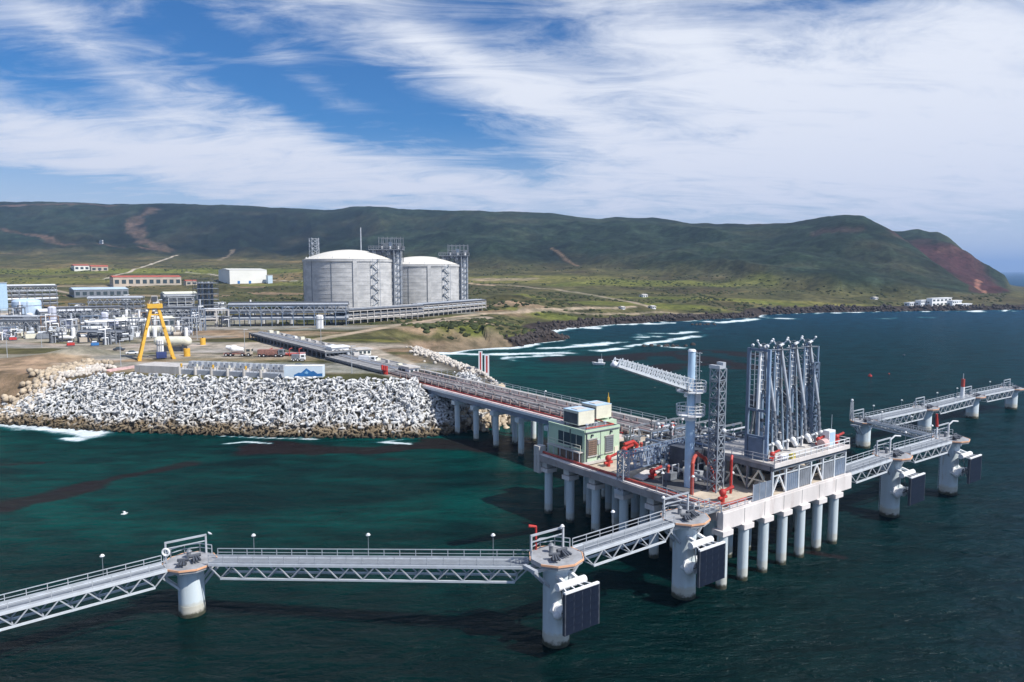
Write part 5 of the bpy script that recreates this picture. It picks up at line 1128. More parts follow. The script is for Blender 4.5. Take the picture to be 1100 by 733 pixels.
def tank(label, X, Y, R, zb, zw, zd):
    tk = thing('storage_tank', label, 'storage tank', (X, Y, zb), 0, "round concrete storage tanks"); hw = zw-zb
    MB().tube((0, 0, -4), (0, 0, hw), R, 96).build('wall', tank_m, tk, smooth=True)
    nl = 12
    for k in range(1, nl): MB().tube((0, 0, hw*k/nl-.09), (0, 0, hw*k/nl+.09), R+.12, 96).build('casting_joint', tank_m, tk, smooth=True)
    MB().tube((0, 0, hw-1.6), (0, 0, hw+.3), R+.7, 96).build('ring_beam', tank_m, tk, smooth=True)
    b = MB(); hd = zd-zw; Rs = (R*R+hd*hd)/(2*hd); n = 12; i0 = 0
    for a in range(n+1):
        r_ = R*.985*(1-a/n); z_ = math.sqrt(Rs*Rs-r_*r_)-(Rs-hd)
        for k in range(64): b.v.append((r_*cos(2*pi*k/64), r_*sin(2*pi*k/64), hw+z_+.25))
    for a in range(n):
        for k in range(64): j = (k+1) % 64; b.f.append((a*64+k, a*64+j, (a+1)*64+j, (a+1)*64+k))
    b.build('dome', dome_m, tk, smooth=True)
    for an in (-100, -72, -130, -160): 
        a_ = radians(an); MB().box(-1.6, 1.6, -.9, .3, -2, hw+.1).build('buttress', tank_m, tk, (R*cos(a_), R*sin(a_), 0), a_+pi/2) if an == -72 else MB().box(-.25, .25, -.3, .1, 0, hw).build('downpipe', mgrey, tk, (R*cos(a_), R*sin(a_), 0), a_+pi/2)
    # zigzag stair on the right hand wall
    st = MB(); a_ = radians(-47); ca, sa = cos(a_), sin(a_); tg = (-sa, ca)
    nf = 10
    def wp_(u, z_, o=1.4): return (ca*(R+o)+tg[0]*u, sa*(R+o)+tg[1]*u, z_)
    for k in range(nf):
        s = 1 if k % 2 else -1
        MB().beam(wp_(-2.6*s, hw*k/nf), wp_(2.6*s, hw*(k+1)/nf), 1.1, .5).build('stair_flight', galv, tk)
        MB().beam(wp_(2.6*s-.9, hw*(k+1)/nf), wp_(2.6*s+.9, hw*(k+1)/nf), 2.2, .3).build('landing', mgrey, tk)
    for u in (-3.6, 3.6): MB().beam(wp_(u, 0, 2.4), wp_(u, hw+1, 2.4), .35).build('stair_post', galv, tk)
    # pipe riser tower and pump platform on the right
    a_ = radians(-12); px_, py_ = (R+5)*cos(a_), (R+5)*sin(a_); ht = hw+9
    for dx_ in (-3, 3):
        for dy_ in (-3, 3): MB().beam((px_+dx_, py_+dy_, -3), (px_+dx_, py_+dy_, ht), .5).build('tower_post', galv, tk)
    for k in range(9):
        b = MB(); z_ = ht*(k+1)/9
        for q in ((-3, -3, 3, -3), (3, -3, 3, 3), (-3, -3, -3, 3)): b.beam((px_+q[0], py_+q[1], z_), (px_+q[2], py_+q[3], z_), .4).beam((px_+q[0], py_+q[1], z_-ht/9), (px_+q[2], py_+q[3], z_), .25)
        b.build('tower_brace', mgrey, tk)
    MB().box(px_-9, px_-3.4, py_-1, py_+4, 0, ht-5).build('lift_shaft', mgrey, tk)
    for k in range(4): MB().path([(px_-2+k*1.3, py_-1.5, -3), (px_-2+k*1.3, py_-1.5, ht-1), (px_-10, py_-1.5+k, ht-.5)], 1.0, 10).build('riser_pipe', (white, galv)[k % 2], tk, smooth=True)
    p0, p1 = R-21, R+8; zp = ht-.4
    MB().box(p0, p1, -13, 3, zp, zp+.8).build('platform', mgrey, tk)
    b = MB()
    for x in np.linspace(p0+1, p1-1, 7):
        for y in (-12, -5, 2): r_ = min(R, math.hypot(x, y)); b.beam((x, y, hw+.2+(math.sqrt(max(0, Rs*Rs-r_*r_))-(Rs-hd) if r_ < R else -2)), (x, y, zp), .45)
    for x0, x1 in zip(np.linspace(p0+1, p1-1, 7), np.linspace(p0+1, p1-1, 7)[1:]): b.beam((x0, -12, hw+3), (x1, -12, zp), .3).beam((x1, -12, hw+3), (x0, -12, zp), .3)
    b.build('platform_leg', dgrey, tk)
    for k in range(6): MB().box(R-18+k*4.2, R-14.4+k*4.2, -12, -1, zp-4.5+(k % 3)*1.2, zp-.1).build('platform_module', (mgrey, dgrey, mgrey)[k % 3], tk)
    handrail(tk, [(p0, -13, zp+.8), (p1, -13, zp+.8), (p1, 3, zp+.8)], m_=mgrey, h=2.6, r=.2, step=2.2)
    for k in range(5): MB().box(R-12+k*3.9, R-9.6+k*3.9, -8, -2, zp+.8, zp+4.5+(k*7 % 3)*1.3).build('platform_cabin', (dgrey, mgrey, blueg)[k % 3], tk)
    b = MB(); zc = zp+.8
    for x in np.linspace(R-12, R+7, 6):
        for y in (-12, 2): b.beam((x, y, zc), (x, y, zc+10.5), .55)
    for z_ in (zc+5, zc+9.5):
        for y in (-12, 2): b.beam((R-12, y, z_), (R+7, y, z_), .4)
    b.build('hoist_frame', mgrey, tk)
    for k in range(5): MB().tube((R-10+k*3.6, -9+k % 2*3, zc), (R-10+k*3.6, -9+k % 2*3, zc+2.8), .9, 10).build('pump_head', (white, mgrey)[k % 2], tk, smooth=True)
    for k in range(7): a2 = radians(-165+k*22); MB().tube((R*.93*cos(a2), R*.93*sin(a2), hw+1.0), (R*.93*cos(a2), R*.93*sin(a2), hw+2.6), .4, 6).build('vent', white, tk)
    return tk
tank("left of the two round concrete storage tanks, its dome in front of a thin antenna", -143.3, 646, 40.0, 11.5, 54.3, 63.2)
tank("right hand round concrete storage tank, partly behind the first tank's stair tower", -90.5, 725, 40.0, 11.5, 50.6, 59.0)
t = thing('antenna_mast', "thin pale mast rising behind the first tank's dome", 'mast', ((389-CX)/F*700, 700, 12)); MB().tube((0, 0, 0), (0, 0, 74), .9, 8, .5).build('pole', galv, t)
t = thing('lattice_mast', "grey lattice tower standing behind the left shoulder of the first tank", 'tower', ((339-CX)/F*740, 740, 12), ROT)
for x in (-3.5, 3.5):
    for y in (-3.5, 3.5): MB().beam((x*1.25, y*1.25, 0), (x, y, 66), .5).build('corner_post', galv, t)
for k in range(13):
    b = MB(); z_ = k*5
    for (x0, y0, x1, y1) in ((-4, -4, 4, -4), (4, -4, 4, 4), (-4, 4, -4, -4)): b.beam((x0, y0, z_), (x1, y1, z_+5), .35).beam((x1, y1, z_), (x0, y0, z_+5), .35).beam((x0, y0, z_+5), (x1, y1, z_+5), .35)
    b.build('lattice_bay', galv, t)

# ------------------------------------------------------------------ plant helpers
def fitlen(X, Y, d, xt): k = (xt-CX)/F; return (k*(CP*Y+2)-X)/(d[0]-k*CP*d[1])
def hpx(y, Y, z): return max(2.0, ZY(y, Y)-z)
def building(label, xl, xc, xr, yb, yt, wall, roof, rise=1.2, cat='building', nwin=0, name='building', winm=None, two=False, group=None, over=.5, doors=0):
    X, Y, z = G(xc, yb); La = fitlen(X, Y, A, xr); Ln = fitlen(X, Y, N, xl); Ln = min(max(Ln, 6), 60); h = hpx(yt, Y, z)
    a = thing(name, label, cat, (X, Y, z), ROT, group)
    MB().box(0, La, 0, Ln, -2, h).build('wall', wall, a)
    if rise > 0: MB().gable(-over, La+over, -over, Ln+over, h, h+rise).build('roof', roof, a)
    else: MB().box(-over, La+over, -over, Ln+over, h, h+.4).build('roof', roof, a)
    if nwin:
        rows = 2 if two else 1; me = MB().box(-La/nwin*.3, La/nwin*.3, -.08, 0, -h/rows*.22, h/rows*.22).mesh('window', winm or glass)
        for r_ in range(rows):
            for k in range(nwin): inst(me, 'window', a, (La*(k+.5)/nwin, 0, h*(r_+.5)/rows))
        me2 = MB().box(-.08, 0, -1.0, 1.0, -h/rows*.2, h/rows*.2).mesh('window', winm or glass)
        for k in range(max(1, int(Ln/7))): inst(me2, 'window', a, (0, 4+k*6.5, h*.5))
    for k in range(doors): MB().box(La*(.2+.3*k), La*(.2+.3*k)+3.5, -.1, 0, 0, min(4, h*.7)).build('door', bluepaint, a)
    return a, (La, Ln, h)
wallw = mat('white_cladding', (.74,.74,.70), .7, var=.06, scale=.05); wallg = mat('grey_cladding', (.40,.42,.44), .7, var=.1, scale=.1); wallb = mat('beige_wall', (.46,.40,.33), .85, var=.15, scale=.1)
bluer = mat('light_blue_roof', (.50,.62,.72), .5, var=.12, scale=.08); creamr = mat('cream_roof', (.72,.72,.60), .6, var=.08, scale=.1)
building("big white warehouse on the green plain left of the tanks", 224, 247, 287, 305, 290, wallw, mat('white_roof', (.7,.7,.66), .6, var=.04), 2.0, nwin=0, doors=2)
building("blue and white shed attached at the warehouse's right end", 286, 288, 293, 304, 296, bluer, white, 0)
building("long low building with the widest red roof, left of the warehouse", 118, 122, 195, 308, 298, wallb, redroof, 2.2, nwin=10)
building("small red roofed block at the right end of the long red roofed building", 197, 200, 212, 307, 302, wallb, redroof, 1.5, nwin=2)
building("small red roofed house farther back on the hillside, left half", 77, 80, 97, 291, 285.5, wallw, redroof, 2.5, nwin=3)
building("small red roofed house farther back on the hillside, right half", 97, 98, 117, 292, 286.5, wallb, redroof, 2.5, nwin=3)
building("long shed with a pale blue roof behind the process units", 74, 80, 138, 320, 311.5, mgrey, bluer, 2.0, nwin=8)
building("cream roofed hall behind the yellow gantry", 172, 178, 212, 324, 316, mgrey, creamr, 2.0, nwin=6)
building("long low white roofed shed among the process units at left", 38, 44, 98, 345, 335, mgrey, white, 1.0, nwin=9)
building("flat cream roofed hall directly behind the yellow gantry's legs", 120, 128, 187, 354, 344, mgrey, creamr, .8, nwin=9)
building("white cabin beside the road at the trestle's shore end", 438, 440, 449, 403, 396, white, conc, 0, nwin=2)
building("white box shaped office by the pipeway above the yard", 354, 357, 374, 385, 374, white, white, 0, nwin=3)
building("low whitish trailer row right of the white office", 373, 376, 398, 383, 377, wallw, conc, 0, nwin=5)
building("grey lean-to shed at far left behind the process units", -30, 0, 8, 334, 304, paleb, wallg, 0)
for (xl, xc, xr, yb, yt, lab) in ((973, 977, 988, 330.0, 325.5, "leftmost low white villa of the resort on the far shore"), (985, 989, 1001, 329.6, 323.2, "second white villa of the far resort, slightly taller"), (998, 1001, 1023, 329.8, 321.0, "main white resort block with the tallest flat roof on the far shore"),
                                 (1020, 1023, 1034, 330.2, 323.5, "white villa right of the main resort block"), (1031, 1034, 1045, 330.8, 327.0, "rightmost low white villa of the far resort")):
    building(lab, xl, xc, xr, yb, yt, white, white, 0, nwin=5, two=yt < 324, name='resort_building', cat='resort building', group="white resort buildings on the far shore")
for (x, y, w_, h_, lab) in ((691, 320, 5, 3, "tiny white house on the bright green strip above the bay"), (701, 332, 4, 2.5, "tiny white house beside the coast road above the cliffs"), (669, 333, 3, 2, "smallest white hut left of the coast road house"), (940, 322, 4, 2, "tiny pale hut on the green strip left of the resort"), (585, 252, 3, 1.5, "tiny white hut high on the hillside in the middle"), (110, 262, 3, 4, "small white hut by the red dirt track on the left hill")):
    building(lab, x-1.5, x, x+w_, y, y-h_, white, conc, 1, nwin=2, name='house', cat='house')

def rack(label, p, q, h, wd=7, levels=2, bay=7, brace=True, m_=None, pm_=(0, 1, 2), name='pipe_rack', z0=None, group=None, npipe=6, rr=.35, deckm_=None, th_=.42):
    m_ = m_ or mgrey; (X0, Y0, za) = G(*p) if len(p) == 2 else p; (X1, Y1, zb) = G(*q) if len(q) == 2 else q; L_ = math.hypot(X1-X0, Y1-Y0); rz = math.atan2(Y1-Y0, X1-X0); z = min(za, zb)
    a = thing(name, label, 'pipe rack', (X0, Y0, z), rz, group); n = max(2, round(L_/bay)); R_ = random.Random(int(p[0]*7+q[1]))
    fr = MB()
    for y in (0, wd): fr.beam((0, y, -2), (0, y, h), th_)
    for l in range(levels): fr.beam((0, 0, h*(l+1)/levels), (0, wd, h*(l+1)/levels), th_)
    fm = fr.mesh('bent_frame', m_)
    for k in range(n+1): inst(fm, 'bent_frame', a, (L_*k/n, 0, 0))
    for l in range(levels):
        z_ = h*(l+1)/levels
        for y in (0, wd): MB().beam((0, y, z_), (L_, y, z_), th_*.9).build('rail_beam', m_, a)
        if deckm_ and l == levels-1: MB().box(0, L_, -.3, wd+.3, z_+.3, z_+.45).build('top_deck', deckm_, a)
        if deckm_ and l == levels-1:
            for yk in (-.3, wd*.35, wd*.62, wd): MB().box(0, L_, yk, yk+.3, z_+.452, z_+.75).build('deck_kerb', conc, a)
            for k in range(int(L_/9)): MB().box(9*k+2, 9*k+3.6+2*R_.random(), wd*.66+R_.random()*2, wd*.82+R_.random(), z_+.452, z_+.9+R_.random()*.8).build('deck_box', (conc, white, mgrey, cream)[R_.randrange(4)], a)
            for k in range(int(L_/5)): MB().box(5*k, 5*k+.12, -.2, wd*.34, z_+.452, z_+.5).build('deck_joint', dgrey, a)
            for j in range(3): MB().tube((0, wd*.4+j*.6, z_+.75), (L_, wd*.4+j*.6, z_+.75), .22, 8).build('surface_pipe', (galv, mgrey, conc)[j], a, smooth=True)
        for k in range(npipe):
            if deckm_ and l == levels-1: z_ = h-1.6
            y = wd*(k+.7)/(npipe+.4); r_ = rr*(.5+R_.random()); MB().tube((-1, y, z_+.25+r_), (L_+1, y, z_+.25+r_), r_, 8).build('pipe', (mgrey, galv, white, conc, dgrey)[R_.choice(pm_)], a, smooth=True)
    if brace:
        bz_ = h/levels; bmz = MB().beam((0, 0, bz_*(levels-1)), (L_/n/2, 0, h), th_*.6).beam((L_/n/2, 0, h), (L_/n, 0, bz_*(levels-1)), th_*.6).mesh('cross_brace', galv)
        for k in range(0, n): inst(bmz, 'cross_brace', a, (L_*k/n, -.15, 0))
    return a, L_
PR = "steel pipe racks of the plant"
rack("long double level pipe rack with X bracing, from the plant to below the first tank", (246, 351), (372, 350), 12.0, 12, 3, 6, True, blueg, (0, 0, 4, 1), group=PR, npipe=11, rr=.75)
rack("straight pipe rack in front of the two tanks", (372, 349), (455, 342), 8.0, 10, 3, 6, False, conc, (0, 1, 3, 4, 2), group=PR, npipe=9, rr=.6)
rack("far end of the tank side pipe rack, right of the second tank's base", (455, 341), (522, 333.5), 8.0, 10, 3, 7, False, conc, (0, 1, 3, 4), group=PR, npipe=9, rr=.6)
rack("low dark pipeway running from the plant down towards the trestle, upper length", (268, 364), (350, 386.5), 2.4, 12, 1, 5, False, mgrey, (0, 4, 1), group=PR, npipe=6, rr=.4, deckm_=conc_d)
rack("low dark pipeway between the white office and the trestle's shore end", (350, 386.5), W(21.9, 149.6, 11.0), 1.3, 13.5, 1, 5, False, mgrey, (0, 4, 1), group=PR, npipe=7, rr=.4, deckm_=conc_d)
rack("tall open steel frame at the far left edge behind the small blue tank", (-12, 334), (62, 331), 19, 16, 5, 6, True, mgrey, (0, 4, 1), group=PR, npipe=9, rr=.8)
rack("pipe rack along the back of the left process units", (62, 349), (128, 347), 9.5, 10, 3, 5, True, mgrey, (0, 4, 0, 4, 1), group=PR, npipe=8, rr=.4)
rack("pipe rack along the middle of the left process units", (-5, 358), (72, 358), 6.0, 9, 2, 5, True, mgrey, (0, 4, 0, 4, 1), group=PR, npipe=8, rr=.35)
rack("front pipe rack with white pipes behind the yellow gantry", (96, 362), (158, 359), 6.5, 8, 2, 6, False, galv, (2, 1, 1, 0), group=PR, npipe=5, rr=.6)
rack("four storey grey grid frame right of the yellow gantry's head", (182, 344), (209, 343), 15, 14, 5, 5, False, galv, (0, 1, 4), group=PR, npipe=8, rr=.7)
rack("beige concrete grid frame between the dark tower and the X braced rack", (220, 352), (246, 351), 10, 10, 2, 6, False, conc, (0, 1), group=PR, npipe=3, th_=.9)
rack("steel frame behind the white roofed shed at left", (96, 341), (152, 340), 13, 11, 4, 5, True, mgrey, (0, 4, 1), group=PR, npipe=8, rr=.6)
rack("low dark rack on the near side of the left process units, by the road", (84, 368), (128, 369), 4.5, 7, 2, 5, False, dgrey, (0, 4, 0, 1), group=PR, npipe=5, rr=.4)
rack("dark rack between the wide blue tank and the white roofed shed", (0, 351), (60, 351), 5, 9, 2, 5, True, dgrey, (0, 4, 1), group=PR, npipe=7, rr=.5)
rack("grey rack between the yellow gantry and the dark process tower", (160, 349), (214, 348), 9, 9, 3, 5, True, mgrey, (0, 4, 1), group=PR, npipe=7, rr=.5)
a, h = lattice_tower('process_tower', "dark square steel process tower with many floors, left of the X braced rack", 0, 0, 12, 40, 13, dgrey, 'tower', True)
X_, Y_, z_ = G(222, 345); a.location = (X_, Y_, z_); 
for k in range(7): MB().box(-6.6, 6.6, -6.6, 6.6, 3.4+3.6*k, 3.8+3.6*k).build('floor', mgrey, a)
for k in range(5): MB().tube((-4+2*k, 0, 0), (-4+2*k, 0, 26), .9, 8).build('pipe', (mgrey, galv)[k % 2], a, smooth=True)

def vvessel(label, x, yb, yt, wpx, m_, name='process_vessel', dome=.5, group="upright vessels of the plant"):
    X, Y, z = G(x, yb); r_ = wpx/2/F*Y; h = hpx(yt, Y, z); a = thing(name, label, 'tank', (X, Y, z), ROT, group)
    MB().tube((0, 0, -1), (0, 0, h-r_*dome*.5), r_, 24).build('shell', m_, a, smooth=True); MB().ball((0, 0, h-r_*dome*.5), r_, 24, 6, dome, 0, pi/2).build('dome', m_, a, smooth=True)
    b = MB()
    for sx in (-.3, .3): b.beam((sx, -r_-.2, 0), (sx, -r_-.2, h), .12)
    b.build('ladder', galv, a)
    MB().tube((0, 0, h*.7), (0, 0, h*.7+.25), r_+.25, 24).build('band', mgrey, a, smooth=True)
    return a
lilac = mat('pale_lilac_paint', (.56,.58,.68), .5, var=.08)
vvessel("wide low pale blue storage tank at the far left of the plant", 29.5, 342, 322.5, 27, mat('sky_blue_paint', (.46,.58,.74), .5, var=.08), dome=.25)
vvessel("thin pale lilac vessel left of centre among the left process units", 57, 352, 330, 8, lilac); vvessel("pale lilac vessel at the right of the left process units", 113, 353, 336, 7, lilac)
vvessel("short white vessel in front of the wide blue tank", 32.5, 350, 337, 6, white); vvessel("white upright tank standing against the X braced rack below the first tank", 343.5, 353, 339, 8, white, dome=.3)
vvessel("white upright vessel between the yellow gantry's legs", 172.5, 383, 365, 7, white)
for i, (x, y, lab) in enumerate(((268, 350, "first from the left"), (283, 350, "second from the left"), (298, 350, "third from the left"), (313, 350, "next to the white upright tank's left"), (356, 350, "just right of the white upright tank"))):
    vvessel("small white vessel poking above the X braced rack, "+lab, x, y-2, y-17, 3.2, white)
def hvessel(label, x0, x1, yb, yt, m_, group="horizontal vessels of the plant", lift=.35):
    X, Y, z = G(x0, yb); L_ = abs(fitlen(X, Y, (1, 0.0), x1)); h = hpx(yt, Y, z); r_ = h*(1-lift)/2; a = thing('bullet_tank', label, 'tank', (X, Y, z), 0, group)
    MB().tube((r_, 0, h-r_), (L_-r_, 0, h-r_), r_, 20).build('shell', m_, a, smooth=True)
    for xe in (r_, L_-r_): MB().ball((xe, 0, h-r_), r_*.995, 16, 10, 1).build('end_cap', m_, a, smooth=True)
    for f_ in (.2, .8): MB().box(L_*f_-.4, L_*f_+.4, -r_*.8, r_*.8, -.5, h-r_).build('saddle', dgrey, a)
    MB().box(L_*.25, L_*.9, -r_*.6, -r_*.4, 0, (h-2*r_)).build('base_rack', dgrey, a)
    return a
hvessel("long cream bullet tank behind the right leg of the yellow gantry", 166, 205, 378, 361.5, cream); hvessel("cream horizontal vessel seen through the yellow gantry", 158, 186, 361, 350, cream, lift=.2)
hvessel("small white bullet tank in front of the left racks", 58, 78, 367, 361, white)
for i, (x, y, m_, lab) in enumerate(((218, 371, yellow, "yellow drum standing behind the cream bullet tank"), (201, 383, yellow, "yellow drum near the foot of the cream bullet tank"), (14, 366, red, "red skid at the far left road edge"), (76, 372, red, "red skid beside the road, left of the blue skid"), (102, 372, bluepaint, "blue skid beside the road at the left racks"),
                                   (22, 362, cream, "beige module above the far left red skid"), (34, 364, cream, "beige module left of the dark gap by the road"), (68, 366, cream, "beige module above the second red skid"), (92, 368, wallb, "beige module next to the blue skid"), (120, 368, mgrey, "grey module right of the blue skid"),
                                   (46, 364, mgrey, "grey module in the middle of the left roadside row"), (136, 366, galv, "pale module left of the yellow gantry"))):
    X, Y, z = G(x, y); s = 1.5 if m_ in (red, bluepaint) else (1.1 if m_ is yellow else 2.6)
    a = thing('equipment_skid', lab, 'equipment', (X, Y, z), ROT, "coloured skids and modules in the yard")
    if m_ is yellow: MB().tube((0, 0, 0), (0, 0, 3.1), 1.2, 16).build('drum', m_, a, smooth=True); MB().tube((0, 0, 3.1), (0, 0, 3.5), .3, 8).build('cap', dgrey, a)
    else:
        MB().box(-s, s, -s*.7, s*.7, 0, s*.9).build('body', m_, a, bevel=.1); MB().tube((-s*.7, 0, s*1.15), (s*.5, 0, s*1.15), s*.3, 12).build('drum', galv, a, smooth=True); MB().path([(s*.5, 0, s), (s*.9, 0, s*1.5), (s*.9, 0, s*2.1)], .2, 6).build('pipe', dgrey, a); MB().box(-s*1.1, s*1.1, -s*.8, s*.8, -.2, .25).build('base', dgrey, a)
R6 = random.Random(23); blk_names = ["dark", "grey", "rusty", "pale", "slate"]; bm_ = [dgrey, mgrey, mat('rusty_steel', (.22,.15,.11), .8, var=.4), galv, blueg]
for k, (x, y, wd, hh) in enumerate(((10, 346, 9, 9), (26, 356, 7, 7), (45, 359, 8, 9), (66, 362, 7, 8), (88, 361, 9, 10), (118, 364, 8, 8), (140, 362, 7, 9), (152, 355, 8, 10), (196, 361, 7, 9), (207, 356, 7, 12), (75, 340, 10, 9), (132, 333, 12, 11), (160, 334, 10, 8), (230, 338, 9, 9), (2, 366, 6, 6), (54, 369, 5, 5), (112, 371, 5, 6), (12, 323, 12, 9), (262, 343, 8, 9), (305, 343, 8, 8), (238, 352, 6, 6))):
    X, Y, z = G(x, y); c1 = k % 5; cl_ = ("far left edge", "far left behind the road", "left, behind the red skids", "left centre by the white tanks", "centre of the left plant", "left of the gantry", "just left of the gantry", "behind the gantry's left leg", "right of the gantry", "below the dark tower", "near the white roofed shed", "behind the white roofed shed", "behind the gantry's head", "right of the dark tower", "left road edge", "road edge by the second red skid", "road edge left of the gantry", "behind the wide blue tank", "under the X braced rack's left end", "under the X braced rack's middle", "at the yard's rear left corner")[k]
    a = thing('process_module', blk_names[c1]+" open framed process module with pipes and drums, "+cl_, 'process module', (X, Y, z), ROT, "open framed process modules of the plant")
    nx_ = 2+k % 2; lv = 2+k % 2
    b = MB()
    for i in range(nx_+1):
        for j in (0, 1): b.beam((wd*i/nx_, wd*.6*j, -1), (wd*i/nx_, wd*.6*j, hh), .32)
    for l in range(1, lv+1):
        for j in (0, 1): b.beam((0, wd*.6*j, hh*l/lv), (wd, wd*.6*j, hh*l/lv), .34)
        for i in range(nx_+1): b.beam((wd*i/nx_, 0, hh*l/lv), (wd*i/nx_, wd*.6, hh*l/lv), .3)
    b.beam((0, 0, 0), (wd/nx_, 0, hh/lv), .2).beam((wd/nx_, 0, 0), (0, 0, hh/lv), .2); b.build('frame', bm_[c1], a)
    for l in range(1, lv+1):
        if R6.random() < .8: MB().box(0, wd*(.4+.6*R6.random()), .2, wd*.58, hh*l/lv+.2, hh*l/lv+.32).build('floor', mgrey, a)
        r_ = .7+R6.random()*.8; yc = wd*.3; zc = hh*(l-1)/lv+r_+.5; xa = wd*R6.random()*.4
        MB().tube((xa, yc, zc), (xa+wd*.5, yc, zc), r_, 12).build('drum', (white, galv, mgrey, cream, lilac)[R6.randrange(5)], a, smooth=True)
    for i in range(4): x0 = wd*R6.random(); y0 = -.4-.4*R6.random(); h1 = hh*(.5+.7*R6.random()); MB().path([(x0, y0, 0), (x0, y0, h1), (x0+2.5*R6.choice((-1, 1)), y0, h1), (x0+2.5, 2, h1+.2)], .18+.12*R6.random(), 6).build('pipe', (galv, mgrey, dgrey, white)[R6.randrange(4)], a, smooth=True)
    if k % 3 == 0: MB().tube((wd*.7, wd*.3, hh*.5), (wd*.7, wd*.3, hh*1.45), .55, 12).build('stack', (white, galv)[k % 2], a, smooth=True)
# random small process equipment between the racks, each a thing
R5 = random.Random(19); words = ["grey", "pale", "dark", "white", "beige"]; em = [mgrey, galv, dgrey, white, wallb]
spots = [(x, y) for y in (341, 348, 355, 363) for x in range(4, 210, 11)]
SK = "low pumps and exchangers between the left racks"
protos = []
for k in range(5):
    a = thing('heat_exchanger', '', 'equipment', (0, 0, 0)); m_ = em[k]
    MB().box(-2.6, 2.6, -1.3, 1.3, -.5, .5).build('base', conc_d, a)
    if k % 2 == 0: MB().tube((-2.4, 0, 1.9), (2.4, 0, 1.9), 1.0, 14).tube((2.4, 0, 1.9), (2.6, 0, 1.9), 1.25, 14).build('shell', m_, a, smooth=True)
    else: MB().tube((-1, 0, .5), (-1, 0, 4.6), 1.0, 14).ball((-1, 0, 4.6), 1.0, 14, 5, .6, 0, pi/2).build('shell', m_, a, smooth=True); MB().box(.4, 2.3, -.9, .9, .5, 2.4).build('cabinet', em[(k+2) % 5], a)
    MB().path([(-1.5, 0, 2.2), (-1.5, 0, 5.4), (1.5, 0, 5.4), (1.5, 0, 1)], .22, 6).build('pipe', galv, a, smooth=True); MB().beam((2.2, 1, 0), (2.2, 1, 6), .2).beam((-2.2, 1, 0), (-2.2, 1, 6), .2).beam((-2.2, 1, 6), (2.2, 1, 6), .2).build('support_frame', mgrey, a)
    protos.append(a)
used = set(); ordn = 'first second third fourth fifth sixth seventh eighth ninth tenth eleventh twelfth thirteenth fourteenth fifteenth sixteenth seventeenth eighteenth nineteenth'.split()
for n_i, (x, y) in enumerate(spots):
    x += R5.uniform(-3, 3); k = R5.randrange(5)
    X, Y, z = G(x, y); lab = None
    if k not in used: o = protos[k]; o.location = (X, Y, z); used.add(k)
    else: o = dup(protos[k], (X, Y, z), ROT)
    o.rotation_euler[2] = ROT+R5.choice((0, pi/2)); o['group'] = SK
    row = n_i//19; o['label'] = "small "+words[k]+(" lying" if k % 2 == 0 else " upright")+" exchanger, "+ordn[n_i % 19]+" from the left in the "+("rearmost", "second", "third", "front")[row]+" row of the left plant"
# ------------------------------------------------------------------ yard: gantry, trucks, intake
X0, Y0, z0 = G(150, 388); X1, Y1, _ = G(187, 386)
gc = thing('gantry_crane', "yellow A frame gantry crane standing on the grey intake wall", 'crane', (X0, Y0, z0), math.atan2(Y1-Y0, X1-X0)); Lg = math.hypot(X1-X0, Y1-Y0); gh = ZY(331, Y0)-z0; i_ = 2.1
for y in (0, 5.5):
    yy = 2.7+(y-2.7)*.35
    for (xa, xb) in ((0, Lg*.42), (Lg, Lg*.62)): MB().beam((xa, y, 0), (xb if xa == 0 else xb, yy, gh), .95).build('leg', yellow, gc)
for f_ in (.30, .62): 
    MB().beam((Lg*.42*f_, 0, gh*f_), (Lg*.42*f_, 5.5-f_*2, gh*f_), .3).build('tie_beam', yellow, gc); MB().beam((Lg-Lg*.38*f_, 0, gh*f_), (Lg-Lg*.38*f_, 5.5-f_*2, gh*f_), .3).build('tie_beam', yellow, gc)
for f0, f1 in ((0, .3), (.3, .62), (.62, .95)):
    MB().beam((Lg*.42*f0, f0*1.8, gh*f0), (Lg*.42*f1, 5.5-f1*1.8, gh*f1), .18).build('brace', yellow, gc); MB().beam((Lg-Lg*.38*f0, 5.5-f0*1.8, gh*f0), (Lg-Lg*.38*f1, f1*1.8, gh*f1), .18).build('brace', yellow, gc)
MB().box(Lg*.30, Lg*.74, .6, 4.8, gh-.3, gh+1.3).build('head_beam', yellow, gc); MB().box(Lg*.37, Lg*.66, 1.2, 4.2, gh-3.0, gh-2.5).build('lower_beam', yellow, gc)
for xa in (0, Lg): MB().box(xa-.6, xa+.6, -.8, 6.2, -.3, .5).build('end_carriage', yellow, gc)
b = MB()
for xa, xb in ((Lg*.36, Lg*.46), (Lg*.68, Lg*.58)): b.beam((xa, 2.7, gh+.9), (xb, 2.7, gh+4.2), .3)
b.beam((Lg*.44, 2.7, gh+4.2), (Lg*.60, 2.7, gh+4.2), .35); b.build('hoist_frame', conc, gc); MB().box(Lg*.45, Lg*.60, 1.8, 3.6, gh+2.2, gh+4.0).build('winch', dgrey, gc)
MB().box(Lg*.5, Lg*.8, 1, 4, .4, 2.6).build('drive_unit', mat('dark_blue_paint', (.03, .05, .16), .5), gc)
